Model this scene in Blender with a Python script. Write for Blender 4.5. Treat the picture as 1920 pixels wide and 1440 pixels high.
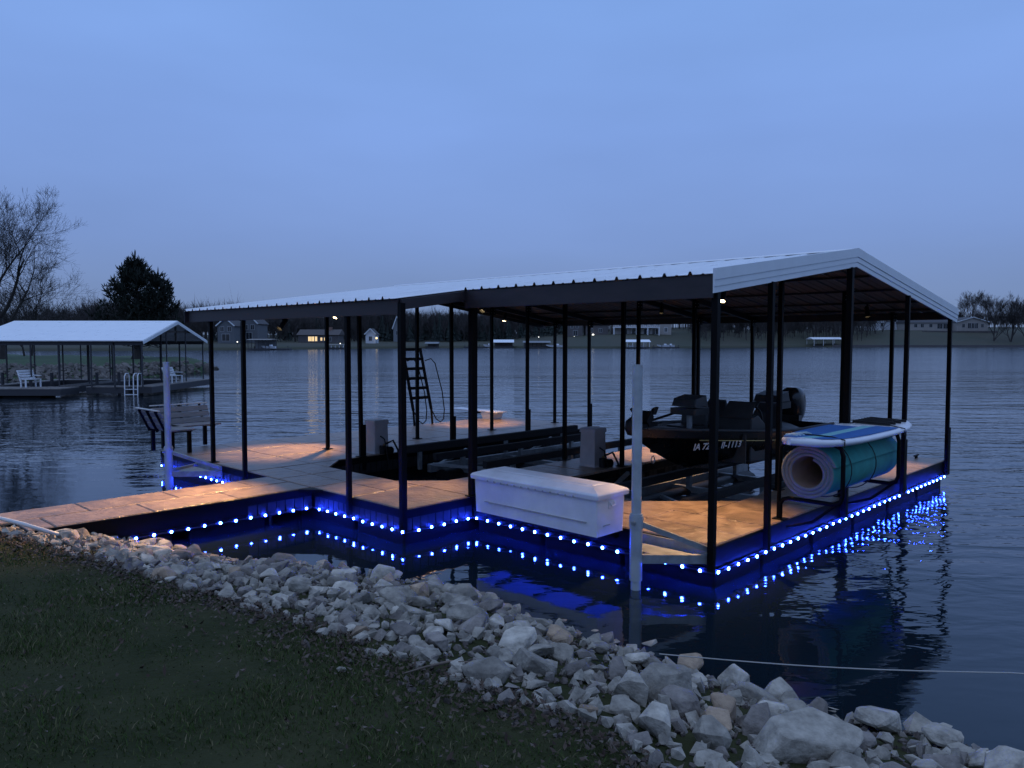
import bpy, bmesh, math, random
import numpy as np
from mathutils import Vector, Matrix, Quaternion
R = math.radians
random.seed(7); rng = np.random.default_rng(7)
scene = bpy.context.scene
for o in list(bpy.data.objects): bpy.data.objects.remove(o)
COL = scene.collection

# ------------------------------------------------------------------ camera
CAM_H = 2.4; FPX = 1456.6; YH = 638.0            # eye height over the water (m), focal length and horizon row in photo pixels
cam_d = bpy.data.cameras.new('camera'); cam = bpy.data.objects.new('camera', cam_d); COL.objects.link(cam)
cam_d.sensor_width = 36; cam_d.lens = FPX / 1920 * 36; cam_d.clip_start = 0.05; cam_d.clip_end = 6000
PITCH = math.atan((720 - YH) / FPX)
cam.location = (0, 0, CAM_H); cam.rotation_euler = (math.pi / 2 - PITCH, 0, 0)
scene.camera = cam
scene.render.engine = 'CYCLES'
scene.render.resolution_x = 1024; scene.render.resolution_y = 768

# ------------------------------------------------------------------ sky (dusk, overcast: brighter and greyer overhead)
world = bpy.data.worlds.new('World'); scene.world = world; world.use_nodes = True
wn = world.node_tree; wn.nodes.clear()
def wnode(t, **k):
    n = wn.nodes.new(t)
    for a, b in k.items(): setattr(n, a, b)
    return n
w_out = wnode('ShaderNodeOutputWorld'); w_bg = wnode('ShaderNodeBackground')
w_sky = wnode('ShaderNodeTexSky', sky_type='NISHITA', sun_disc=False)
w_sky.sun_elevation = R(2.0); w_sky.sun_rotation = R(200); w_sky.air_density = 1.5; w_sky.dust_density = 2.0; w_sky.ozone_density = 5.0
w_tc = wnode('ShaderNodeTexCoord'); w_sep = wnode('ShaderNodeSeparateXYZ'); w_ramp = wnode('ShaderNodeValToRGB')
w_noi = wnode('ShaderNodeTexNoise'); w_noi.inputs['Scale'].default_value = 1.6; w_noi.inputs['Detail'].default_value = 4
w_map = wnode('ShaderNodeMapping'); w_map.inputs['Scale'].default_value = (1, 1, 3.5)
w_mr = wnode('ShaderNodeMapRange'); w_mr.inputs['From Min'].default_value = .3; w_mr.inputs['From Max'].default_value = .7
w_mr.inputs['To Min'].default_value = .92; w_mr.inputs['To Max'].default_value = 1.08
w_mul = wnode('ShaderNodeMix', data_type='RGBA', blend_type='MULTIPLY'); w_mul.inputs[0].default_value = 1
w_scale = wnode('ShaderNodeMix', data_type='RGBA', blend_type='MULTIPLY'); w_scale.inputs[0].default_value = 1
w_scale.inputs[7].default_value = (.10, .10, .10, 1)
w_add = wnode('ShaderNodeMix', data_type='RGBA', blend_type='MIX'); w_add.inputs[0].default_value = .06
el = w_ramp.color_ramp.elements
stops = [(0.0, (.190, .272, .455)), (.045, (.196, .288, .515)), (.12, (.204, .320, .640)), (.25, (.222, .370, .775)), (.42, (.226, .404, .845)), (1.0, (.42, .57, .92))]
el[0].position, el[0].color = stops[0][0], (*stops[0][1], 1); el[1].position, el[1].color = stops[-1][0], (*stops[-1][1], 1)
for p_, c_ in stops[1:-1]:
    e_ = el.new(p_); e_.color = (*c_, 1)
L = wn.links.new
L(w_tc.outputs['Generated'], w_sep.inputs[0]); L(w_sep.outputs['Z'], w_ramp.inputs[0])
L(w_tc.outputs['Generated'], w_map.inputs[0]); L(w_map.outputs[0], w_noi.inputs[0]); L(w_noi.outputs['Fac'], w_mr.inputs[0])
L(w_ramp.outputs[0], w_mul.inputs[6]); L(w_mr.outputs[0], w_mul.inputs[7])
L(w_sky.outputs[0], w_scale.inputs[6])
L(w_mul.outputs[2], w_add.inputs[6]); L(w_scale.outputs[2], w_add.inputs[7])
L(w_add.outputs[2], w_bg.inputs[0]); w_bg.inputs[1].default_value = 1.0
L(w_bg.outputs[0], w_out.inputs[0])

# ------------------------------------------------------------------ the last soft light of the overcast evening, from behind the camera
sun_d = bpy.data.lights.new('sun', 'SUN'); sun = bpy.data.objects.new('sun', sun_d); COL.objects.link(sun)
sun_d.energy = 0.06; sun_d.angle = R(70); sun_d.color = (1.0, .80, .62)
sun.rotation_euler = (R(48), 0, R(-25))

vs_ = scene.view_settings
vs_.view_transform = 'Standard'; vs_.look = 'None'; vs_.exposure = 0.0; vs_.gamma = 1.0; vs_.use_curve_mapping = False

# ================================================================== helpers
def px(x, y, D):
    """world point at depth D (metres along Y) seen at photo pixel x, y"""
    F = Vector((0, math.cos(PITCH), -math.sin(PITCH))); U = Vector((0, math.sin(PITCH), math.cos(PITCH)))
    r = F * FPX + Vector((1, 0, 0)) * (x - 960) + U * (720 - y)
    return Vector((0, 0, CAM_H)) + r * (D / r.y)
def pxz(x, y, z):
    """world point at height z seen at photo pixel x, y"""
    F = Vector((0, math.cos(PITCH), -math.sin(PITCH))); U = Vector((0, math.sin(PITCH), math.cos(PITCH)))
    r = F * FPX + Vector((1, 0, 0)) * (x - 960) + U * (720 - y)
    return Vector((0, 0, CAM_H)) + r * ((z - CAM_H) / r.z)

MATS = {}
def mat(name, col, rough=.6, metal=0., var=.0, scale=6., bump=0., bscale=40., col2=None, coord='pos', rnd=0., emis=None, estr=0., spec=.5, detail=4., stretch=None):
    m = bpy.data.materials.new(name); m.use_nodes = True; nt = m.node_tree; N = nt.nodes; lk = nt.links.new
    b = N['Principled BSDF']; b.inputs['Base Color'].default_value = (*col, 1); b.inputs['Roughness'].default_value = rough
    b.inputs['Metallic'].default_value = metal; b.inputs['Specular IOR Level'].default_value = spec
    if emis is not None:
        b.inputs['Emission Color'].default_value = (*emis, 1); b.inputs['Emission Strength'].default_value = estr
    if coord == 'pos': src = N.new('ShaderNodeNewGeometry').outputs['Position']
    else: src = N.new('ShaderNodeTexCoord').outputs['Object']
    if stretch:
        mp = N.new('ShaderNodeMapping'); mp.inputs['Scale'].default_value = stretch; lk(src, mp.inputs[0]); src = mp.outputs[0]
    out = None
    if var or col2:
        n = N.new('ShaderNodeTexNoise'); n.inputs['Scale'].default_value = scale; n.inputs['Detail'].default_value = detail; n.inputs['Roughness'].default_value = .6
        lk(src, n.inputs['Vector'])
        r = N.new('ShaderNodeValToRGB'); r.color_ramp.elements[0].position = .32; r.color_ramp.elements[1].position = .68
        c2 = col2 if col2 else tuple(min(1, c * (1 + var)) for c in col)
        c1 = col if col2 else tuple(c * (1 - var) for c in col)
        r.color_ramp.elements[0].color = (*c1, 1); r.color_ramp.elements[1].color = (*c2, 1)
        lk(n.outputs['Fac'], r.inputs[0]); out = r.outputs[0]
        rr = N.new('ShaderNodeMapRange'); rr.inputs['To Min'].default_value = max(.03, rough - .12); rr.inputs['To Max'].default_value = min(1, rough + .12)
        lk(n.outputs['Fac'], rr.inputs[0]); lk(rr.outputs[0], b.inputs['Roughness'])
    if rnd:
        oi = N.new('ShaderNodeObjectInfo'); mr = N.new('ShaderNodeMapRange'); mr.inputs['To Min'].default_value = 1 - rnd; mr.inputs['To Max'].default_value = 1 + rnd
        lk(oi.outputs['Random'], mr.inputs[0])
        hs = N.new('ShaderNodeHueSaturation'); lk(mr.outputs[0], hs.inputs['Value'])
        if out: lk(out, hs.inputs['Color'])
        else: hs.inputs['Color'].default_value = (*col, 1)
        out = hs.outputs[0]
    if out: lk(out, b.inputs['Base Color'])
    if bump:
        n2 = N.new('ShaderNodeTexNoise'); n2.inputs['Scale'].default_value = bscale; n2.inputs['Detail'].default_value = 5
        lk(src, n2.inputs['Vector']); bp = N.new('ShaderNodeBump'); bp.inputs['Strength'].default_value = bump; bp.inputs['Distance'].default_value = .02
        lk(n2.outputs['Fac'], bp.inputs['Height']); lk(bp.outputs[0], b.inputs['Normal'])
    MATS[name] = m; return m

class MB:
    """collects shapes; build() links them as ONE mesh object"""
    def __init__(s): s.v = []; s.f = []; s.smooth = []
    def add(s, vs, fs, sm=False):
        k = len(s.v); s.v += [tuple(p) for p in vs]; s.f += [tuple(i + k for i in q) for q in fs]; s.smooth += [sm] * len(fs); return s
    def box(s, a, b):
        x0, x1 = sorted((a[0], b[0])); y0, y1 = sorted((a[1], b[1])); z0, z1 = sorted((a[2], b[2]))
        return s.add([(x0, y0, z0), (x1, y0, z0), (x1, y1, z0), (x0, y1, z0), (x0, y0, z1), (x1, y0, z1), (x1, y1, z1), (x0, y1, z1)],
                     [(3, 2, 1, 0), (4, 5, 6, 7), (0, 1, 5, 4), (1, 2, 6, 5), (2, 3, 7, 6), (3, 0, 4, 7)])
    def bar(s, p, q, w, h=None, up=(0, 0, 1)):
        h = h or w; p, q = Vector(p), Vector(q); d = (q - p).normalized(); up = Vector(up)
        if abs(d.dot(up)) > .95: up = Vector((1, 0, 0))
        a = d.cross(up).normalized() * (w / 2); b = a.cross(d).normalized() * (h / 2)
        vs = [e + i * a + j * b for e in (p, q) for i, j in ((-1, -1), (1, -1), (1, 1), (-1, 1))]
        return s.add(vs, [(0, 1, 2, 3), (7, 6, 5, 4), (0, 4, 5, 1), (1, 5, 6, 2), (2, 6, 7, 3), (3, 7, 4, 0)])
    def tube(s, pts, r, n=8, cap=True, sm=True):
        pts = [Vector(p) for p in pts]; m = len(pts); rs = r if hasattr(r, '__len__') else [r] * m
        t0 = (pts[1] - pts[0]).normalized(); a = t0.orthogonal().normalized(); vs = []; fs = []
        for i, p in enumerate(pts):
            t = (pts[min(i + 1, m - 1)] - pts[max(i - 1, 0)]).normalized()
            a = (a - t * a.dot(t)).normalized(); b = t.cross(a)
            vs += [p + (a * math.cos(2 * math.pi * k / n) + b * math.sin(2 * math.pi * k / n)) * rs[i] for k in range(n)]
        for i in range(m - 1):
            for k in range(n): fs.append((i * n + k, i * n + (k + 1) % n, (i + 1) * n + (k + 1) % n, (i + 1) * n + k))
        s.add(vs, fs, sm)
        if cap and n > 2: s.add(vs[:n], [tuple(range(n - 1, -1, -1))]); s.add(vs[-n:], [tuple(range(n))])
        return s
    def prism(s, poly, axis, a, b):
        """poly: 2-D outline, pushed along axis (0/1/2) from a to b"""
        n = len(poly)
        def P(u, w, t): q = [u, w]; q.insert(axis, t); return q
        vs = [P(u, w, a) for u, w in poly] + [P(u, w, b) for u, w in poly]
        return s.add(vs, [tuple(range(n - 1, -1, -1)), tuple(range(n, 2 * n))] + [(i, (i + 1) % n, n + (i + 1) % n, n + i) for i in range(n)])
    def loft(s, rings, closed=True, cap=True, sm=True):
        n = len(rings[0]); vs = [p for r in rings for p in r]; fs = []
        for i in range(len(rings) - 1):
            for k in range(n if closed else n - 1): fs.append((i * n + k, i * n + (k + 1) % n, (i + 1) * n + (k + 1) % n, (i + 1) * n + k))
        s.add(vs, fs, sm)
        if cap and closed: s.add(rings[0], [tuple(range(n - 1, -1, -1))]); s.add(rings[-1], [tuple(range(n))])
        return s
    def mesh(s, name, m=None, fix=True):
        me = bpy.data.meshes.new(name); me.from_pydata(s.v, [], s.f)
        me.polygons.foreach_set('use_smooth', s.smooth)
        if m: me.materials.append(MATS[m] if isinstance(m, str) else m)
        if fix:
            bm = bmesh.new(); bm.from_mesh(me); bmesh.ops.recalc_face_normals(bm, faces=bm.faces); bm.to_mesh(me); bm.free()
        me.update(); return me
    def build(s, name, m, parent=None, bevel=0., seg=2, fix=True, **k):
        o = link(name, s.mesh(name, m, fix), parent, **k)
        if bevel:
            b = o.modifiers.new('bevel', 'BEVEL'); b.width = bevel; b.segments = seg; b.limit_method = 'ANGLE'; b.angle_limit = R(35)
        return o
def link(name, me, parent=None, loc=None, rot=None, scale=None):
    o = bpy.data.objects.new(name, me); COL.objects.link(o)
    if parent: o.parent = parent
    if loc is not None: o.location = loc
    if rot is not None: o.rotation_euler = rot
    if scale is not None: o.scale = scale if hasattr(scale, '__len__') else (scale,) * 3
    return o
def tag(o, label=None, cat=None, group=None, kind=None):
    if label: o['label'] = label
    if cat: o['category'] = cat
    if group: o['group'] = group
    if kind: o['kind'] = kind
    return o
def thing(name, label, cat, loc=(0, 0, 0), rz=0., group=None):
    o = bpy.data.objects.new(name, None); COL.objects.link(o); o.empty_display_size = .2
    o.location = loc; o.rotation_euler = (0, 0, rz); return tag(o, label, cat, group)
def copy_tree(o, parent=None):
    c = o.copy(); COL.objects.link(c); c.parent = parent
    for ch in [q for q in bpy.data.objects if q.parent is o]: copy_tree(ch, c)
    return c

# dock frame: local x = v (away to the lake), local y = u (along the front)
TG = .7702; DA = Vector((1.944, 7.346, 0)); DROT = math.pi / 2 - TG; ZD = .435
GV = Vector((math.sin(TG), math.cos(TG), 0)); LU = Vector((-math.cos(TG), math.sin(TG), 0))
def dk(u, v, z=0.): return DA + LU * u + GV * v + Vector((0, 0, z))

# ================================================================== materials
mat('grass_ground', (.026, .032, .011), .95, var=.5, scale=1.7, bump=.9, bscale=30, col2=(.050, .052, .023), spec=.1)
mat('rock', (.36, .325, .265), .85, var=.40, scale=9., bump=1.0, bscale=20, rnd=.42)
mat('rock_tan', (.36, .265, .18), .85, var=.3, scale=8., bump=.8, bscale=26, rnd=.25)
mat('rock_dark', (.20, .175, .15), .85, var=.4, scale=8., bump=.8, bscale=26, rnd=.25)
mat('pebble', (.105, .085, .072), .9, var=.6, scale=14., bump=.5, bscale=50)
mat('black_steel', (.003, .003, .0034), .5, var=.3, scale=5., bump=.06, bscale=90, spec=.10)
mat('dark_beam', (.024, .018, .020), .5, var=.35, scale=3., bump=.1, bscale=60, stretch=(1, 1, 4))
mat('skirt', (.016, .016, .019), .5, var=.4, scale=8., spec=.3)
mat('float', (.004, .004, .005), .6, var=.3, scale=6., spec=.15)
mat('roof_white', (.86, .87, .88), .30, var=.035, scale=2.2)
mat('trim_white', (.70, .74, .76), .4, var=.05, scale=4.)
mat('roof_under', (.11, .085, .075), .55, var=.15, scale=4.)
mat('galv', (.30, .32, .33), .42, metal=.55, var=.22, scale=9., bump=.08, bscale=60)
mat('pole_grey', (.42, .46, .48), .38, metal=.25, var=.16, scale=5., bump=.05, bscale=50)
mat('box_white', (.66, .66, .70), .42, var=.10, scale=3.5, bump=.05, bscale=120)
mat('cabinet', (.36, .34, .35), .5, var=.10, scale=5., bump=.05, bscale=120)
mat('black_plastic', (.007, .007, .008), .5, var=.2, scale=7., spec=.25)
mat('carpet', (.020, .020, .022), .95, bump=.5, bscale=200)
mat('hull_black', (.005, .005, .006), .28, var=.3, scale=3.)
mat('boat_grey', (.03, .032, .034), .6, var=.25, scale=8.)
mat('vinyl', (.018, .020, .022), .5, var=.3, scale=9., bump=.1, bscale=80)
mat('chrome', (.6, .6, .62), .2, metal=1.)
mat('number_white', (.62, .62, .62), .5)
mat('motor_black', (.010, .011, .013), .2, var=.2, scale=5.)
mat('mat_teal', (.035, .25, .225), .8, var=.16, scale=5., bump=.2, bscale=90)
mat('mat_foam', (.19, .20, .18), .85, var=.12, scale=8., bump=.2, bscale=90)
mat('mat_inner', (.24, .15, .085), .85, var=.12, scale=8., bump=.2, bscale=90)
mat('strap', (.012, .012, .013), .7)
mat('board_white', (.80, .81, .84), .3, var=.04, scale=3.)
mat('board_blue', (.025, .15, .46), .6, var=.15, scale=12., bump=.15, bscale=150)
mat('board_aqua', (.24, .58, .62), .6, var=.08, scale=12.)
mat('board_print', (.45, .62, .68), .6)
mat('bench_slat', (.20, .19, .19), .7, var=.2, scale=8., stretch=(1, 1, 6), bump=.1, bscale=60)
mat('bench_cap', (.55, .53, .50), .6, var=.1)
mat('brass', (.5, .36, .14), .35, metal=.9)
mat('rope', (.42, .40, .36), .8)
mat('pvc', (.62, .62, .60), .45, var=.1)
mat('stick', (.16, .12, .09), .9, var=.3)
mat('led', (.8, .85, 1), .3, emis=(.014, .045, 1.0), estr=300.)
mat('led_base', (.02, .02, .025), .5)
mat('warm_lens', (1, .9, .7), .4, emis=(1., .74, .38), estr=14.)
_m = MATS['led'].node_tree; _oi = _m.nodes.new('ShaderNodeObjectInfo'); _mr = _m.nodes.new('ShaderNodeMapRange'); _mr.inputs['To Min'].default_value = 340.; _mr.inputs['To Max'].default_value = 620.
_m.links.new(_oi.outputs['Random'], _mr.inputs[0]); _m.links.new(_mr.outputs[0], _m.nodes['Principled BSDF'].inputs['Emission Strength'])
# deck: moulded stone-look panels
def deck_mat():
    m = mat('deck', (.15, .11, .082), .42, col2=(.27, .195, .142), scale=3.0, rnd=.14, detail=8.)
    N = m.node_tree.nodes; lk = m.node_tree.links.new; b = N['Principled BSDF']
    geo = N.new('ShaderNodeNewGeometry'); n1 = N.new('ShaderNodeTexNoise'); n1.inputs['Scale'].default_value = 5; n1.inputs['Detail'].default_value = 6; n1.inputs['Distortion'].default_value = 1.6
    n2 = N.new('ShaderNodeTexNoise'); n2.inputs['Scale'].default_value = 45; n2.inputs['Detail'].default_value = 3
    ad = N.new('ShaderNodeMath'); ad.operation = 'MULTIPLY_ADD'; ad.inputs[1].default_value = .25
    lk(geo.outputs['Position'], n1.inputs[0]); lk(geo.outputs['Position'], n2.inputs[0])
    lk(n2.outputs['Fac'], ad.inputs[0]); lk(n1.outputs['Fac'], ad.inputs[2])
    bp = N.new('ShaderNodeBump'); bp.inputs['Strength'].default_value = .9; bp.inputs['Distance'].default_value = .028
    lk(ad.outputs[0], bp.inputs['Height']); lk(bp.outputs[0], b.inputs['Normal'])
    cn = [n for n in N if n.type == 'TEX_NOISE'][0]; cn.inputs['Distortion'].default_value = 1.4; cr_ = [n for n in N if n.type == 'VALTORGB'][0]; cr_.color_ramp.elements[0].position = .38; cr_.color_ramp.elements[1].position = .60
    e_ = cr_.color_ramp.elements.new(.5); e_.color = (.215, .15, .108, 1)
    mr = [n for n in N if n.type == 'MAP_RANGE' and n.outputs[0].is_linked and n.outputs[0].links[0].to_socket.name == 'Roughness']
    if mr: mr[0].inputs['To Min'].default_value = .22; mr[0].inputs['To Max'].default_value = .46
deck_mat()
# ================================================================== water
def make_water():
    m = bpy.data.materials.new('lake_water'); m.use_nodes = True; MATS['lake_water'] = m
    N = m.node_tree.nodes; lk = m.node_tree.links.new; b = N['Principled BSDF']
    b.inputs['Base Color'].default_value = (.007, .014, .020, 1); b.inputs['Roughness'].default_value = .035
    b.inputs['IOR'].default_value = 1.333
    geo = N.new('ShaderNodeNewGeometry'); sep = N.new('ShaderNodeSeparateXYZ'); lk(geo.outputs['Position'], sep.inputs[0])
    def noise(scale, stretch, rot, detail, dist=0.):
        mp = N.new('ShaderNodeMapping'); mp.inputs['Scale'].default_value = stretch; mp.inputs['Rotation'].default_value = (0, 0, R(rot))
        n = N.new('ShaderNodeTexNoise'); n.inputs['Scale'].default_value = scale; n.inputs['Detail'].default_value = detail; n.inputs['Distortion'].default_value = dist
        lk(geo.outputs['Position'], mp.inputs[0]); lk(mp.outputs[0], n.inputs[0]); return n.outputs['Fac']
    def math2(op, a, bb):
        n = N.new('ShaderNodeMath'); n.operation = op
        for i, q in enumerate((a, bb)):
            if isinstance(q, (int, float)): n.inputs[i].default_value = q
            else: lk(q, n.inputs[i])
        return n.outputs[0]
    def ramp(src, a, bb, c, d):
        n = N.new('ShaderNodeMapRange'); n.interpolation_type = 'SMOOTHSTEP'
        for k, val in zip(('From Min', 'From Max', 'To Min', 'To Max'), (a, bb, c, d)): n.inputs[k].default_value = val
        lk(src, n.inputs[0]); return n.outputs[0]
    chop = noise(2.1, (.62, 1.35, 1), 12, 3, .4); small = noise(7.0, (.7, 1.3, 1), -8, 2, .3); swell = noise(.55, (.55, 1.3, 1), 8, 2)
    h = math2('ADD', math2('MULTIPLY', chop, .60), math2('ADD', math2('MULTIPLY', small, .11), math2('MULTIPLY', swell, 1.3)))
    # ripples come from the open lake: they fade in the lee of the dock, near the bank
    lee = ramp(math2('ADD', math2('MULTIPLY', sep.outputs['X'], .62), math2('MULTIPLY', sep.outputs['Y'], .78)), 5.2, 11.0, .16, 1.0)
    gust = ramp(noise(.05, (.5, 1.6, 1), 0, 2), .35, .62, .55, 1.1)
    h = math2('MULTIPLY', h, math2('MULTIPLY', lee, gust))
    bp = N.new('ShaderNodeBump'); bp.inputs['Strength'].default_value = 1.0; bp.inputs['Distance'].default_value = .075
    dist = ramp(sep.outputs['Y'], 12, 90, 0., 1.); lk(ramp(dist, 0, 1, .025, .16), b.inputs['Roughness']); lk(ramp(dist, 0., 1., .060, .018), bp.inputs['Distance'])
    lk(h, bp.inputs['Height']); lk(bp.outputs[0], b.inputs['Normal'])
    mb = MB(); mb.add([(-1500, -60, 0), (1500, -60, 0), (1500, 900, 0), (-1500, 900, 0)], [(0, 1, 2, 3)])
    tag(mb.build('water', 'lake_water', fix=False), kind='structure')
make_water()

# ================================================================== near bank
SH = [(-60, 22), (-30, 18.5), (-12, 12.6), (-6.85, 10.1), (-6.04, 9.66), (-4.78, 9.1), (-3.68, 8.22), (-2.93, 7.9), (-2.24, 7.84), (-1.74, 7.62), (-1.04, 7.28), (-.35, 6.9), (0, 6.38), (.59, 5.9), (1.12, 5.52), (1.4, 5.22), (1.83, 4.85), (2.16, 4.63), (2.58, 4.45), (2.93, 4.16), (4, 3.5), (6, 2.7), (12, 1.2), (60, -4)]
GR = [(-60, 18), (-30, 14.5), (-12, 10.2), (-6.8, 8.5), (-5.12, 7.67), (-4.28, 7.16), (-3.51, 6.63), (-2.6, 5.9), (-2.26, 5.78), (-1.64, 5.32), (-1.1, 4.92), (-.63, 4.5), (-.23, 4.15), (.11, 3.96), (.36, 3.69), (.58, 3.44), (.69, 3.35), (1.3, 2.75), (2, 2.3), (4, 1.2), (6, .3), (12, -1.5), (60, -7)]
_sx, _sy = np.array(SH).T; _sy = _sy + .30 * np.clip((_sx + 7) / 2, 0, 1) * np.clip((2.2 - _sx) / 2, .25, 1); _gx, _gy = np.array(GR).T
def shore_y(x): return np.interp(x, _sx, _sy)
def grass_y(x): return np.interp(x, _gx, _gy)
def bank_z(x, y):
    x = np.asarray(x, float); y = np.asarray(y, float)
    s, g = shore_y(x), grass_y(x); t = (s - y) / (s - g)
    z = np.where(t < 0, t * 1.1, np.where(t < 1, .45 * np.clip(t, 0, 1) ** .85, .45 + .095 * np.maximum(0, g - y)))
    z = np.minimum(z, 1.15)
    z = z + np.where(t > .9, .018 * np.sin(x * 2.3 + 1.1 * np.sin(y * 1.7)) * np.cos(y * 2.9 + x), 0)
    return np.maximum(z, -1.6)
def make_ground():
    xs = np.concatenate([np.linspace(-60, -9, 26)[:-1], np.linspace(-9, 6, 151), np.linspace(6, 60, 28)[1:]])
    ys = np.concatenate([np.linspace(-40, 0, 14)[:-1], np.linspace(0, 11, 130), np.linspace(11, 24, 14)[1:]])
    X, Y = np.meshgrid(xs, ys); Z = bank_z(X, Y); nx = len(xs)
    mb = MB(); mb.v = list(zip(X.ravel().tolist(), Y.ravel().tolist(), Z.ravel().tolist()))
    mb.f = [(j * nx + i, j * nx + i + 1, (j + 1) * nx + i + 1, (j + 1) * nx + i) for j in range(len(ys) - 1) for i in range(nx - 1)]; mb.smooth = [True] * len(mb.f)
    tag(mb.build('ground', 'grass_ground', fix=False), kind='structure')
make_ground()

# ---- rocks
def rock_mesh(name, seed, n=17, flat=.7, m='rock', bev=.09):
    r = np.random.default_rng(seed); bm = bmesh.new()
    for _ in range(n):
        d = r.normal(size=3); d /= np.linalg.norm(d); d = np.sign(d) * np.abs(d) ** .62; d *= r.uniform(.82, 1.05) / max(1, np.linalg.norm(d) * .9)
        bm.verts.new((d[0] * r.uniform(.9, 1.1), d[1] * .82, d[2] * flat))
    res = bmesh.ops.convex_hull(bm, input=bm.verts)
    bmesh.ops.delete(bm, geom=list({e for e in res['geom_interior'] + res['geom_unused'] if isinstance(e, bmesh.types.BMVert)}), context='VERTS')
    bmesh.ops.dissolve_limit(bm, angle_limit=R(14), verts=bm.verts, edges=bm.edges)
    if bev:
        bmesh.ops.bevel(bm, geom=list(bm.edges), offset=bev, segments=1, affect='EDGES', clamp_overlap=True)
    bmesh.ops.triangulate(bm, faces=bm.faces)
    me = bpy.data.meshes.new(name); bm.to_mesh(me); bm.free()
    me.materials.append(MATS[m]); return me
bank = thing('rock_bank', 'sloping bank of loose pale limestone rocks between the dark lawn and the water', 'rock bank', (0, 0, 0))
RM = [rock_mesh('rock_shape', 100 + i, n=random.choice((13, 16, 20, 24)), flat=random.choice((.5, .62, .75, .9))) for i in range(16)]
RMT = [rock_mesh('rock_tan_shape', 200 + i, m='rock_tan') for i in range(4)]
RMD = [rock_mesh('rock_dark_shape', 300 + i, m='rock_dark') for i in range(5)]
placed = []
def put_rock(x, y, s, lift=.35, me=None):
    z = float(bank_z(x, y)) + s * lift
    o = link('rock', me or (random.choice(RMT) if random.random() < .05 else random.choice(RMD) if random.random() < .22 else random.choice(RM)), bank, (x, y, z),
             (random.uniform(-.45, .45), random.uniform(-.45, .45), random.uniform(0, 6.28)), (s * random.uniform(.9, 1.25), s * random.uniform(.75, 1.05), s * random.uniform(.8, 1.1)))
    placed.append((x, y, s)); return o
# the named stones first
def boulder(xp, yp, z, s, seed, label, rot=0., flat=.6, m='rock', tilt=(0, 0), n=26):
    p = pxz(xp, yp, z); o = link('boulder', rock_mesh('boulder_shape', seed, n, 1., m, .05), None, (p.x, p.y, float(bank_z(p.x, p.y)) + s[2] * .55), (tilt[0], tilt[1], rot), s)
    tag(o, label, 'boulder'); placed.append((p.x, p.y, max(s[0], s[1]) * .95))
boulder(1512, 1408, .28, (.30, .20, .15), 911, 'largest broad grey slab of the rock bank, beside the water', .1, tilt=(.25, .05))
boulder(915, 1262, .46, (.155, .12, .09), 922, 'pale blocky stone resting alone where the lawn meets the rocks', -.15, tilt=(.12, 0))
boulder(785, 1108, .2, (.125, .10, .09), 933, 'rusty brown stone at the water edge among pale rocks', .4, m='rock_tan')
tries = 0; cand = []
while len(cand) < 300 and tries < 40000:
    tries += 1
    x = random.uniform(-7.0, 3.25); t = random.uniform(-.12, .97); s0, g0 = float(shore_y(x)), float(grass_y(x)); y = s0 - t * (s0 - g0)
    near = max(0., min(1., (x + 5) / 6.5)); mx = .112 + .055 * near
    s = max(.055, random.triangular(.055, mx + .03, mx * .72)) if t < .8 else random.uniform(.05, .10)
    if t > .86 and random.random() < .55: continue
    if tries > 9000: s *= .8
    if all((x - a) ** 2 + (y - b) ** 2 > (.62 * (s + c)) ** 2 for a, b, c in placed[-99999:]):
        put_rock(x, y, s); cand.append(s)
def stuff_rocks(name, n, smin, smax, tmin, tmax, mname, x0=-8.5, x1=5.2, lift=.25, big=None, seed=5):
    r = np.random.default_rng(seed); protos = []
    for k in range(8):
        me = rock_mesh('tmp', 500 + k + seed, 11, .7, mname, 0); protos.append((np.array([v.co[:] for v in me.vertices]), [tuple(p.vertices) for p in me.polygons])); bpy.data.meshes.remove(me)
    mb = MB(); V = []; 
    for _ in range(n):
        x = r.uniform(x0, x1); t = r.uniform(tmin, tmax); y = shore_y(x) - t * (shore_y(x) - grass_y(x)); s = r.uniform(smin, smax) ** 1.0
        pv, pf = protos[r.integers(8)]; q = Quaternion(r.normal(size=4)).normalized().to_matrix(); q = np.array(q)
        w = (pv * r.uniform(.7, 1.2, 3)) @ q.T * s + np.array([x, y, float(bank_z(x, y)) + s * lift])
        mb.add(w.tolist(), pf)
    return mb.build(name, mname, None, fix=False)
o = stuff_rocks('medium_rocks', 1500, .045, .085, -.14, .95, 'rock', seed=41, lift=.22); o.parent = bank; o['kind'] = 'stuff'
o = stuff_rocks('small_rocks', 1500, .025, .062, -.12, 1.0, 'rock', seed=5); o.parent = bank; o['kind'] = 'stuff'
o = stuff_rocks('gravel', 6500, .010, .034, -.05, 1.10, 'pebble', seed=17); o.parent = bank; o['kind'] = 'stuff'
o = stuff_rocks('dark_small_rocks', 1100, .03, .085, -.15, 1.0, 'rock_dark', seed=29, lift=.1); o.parent = bank; o['kind'] = 'stuff'

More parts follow.
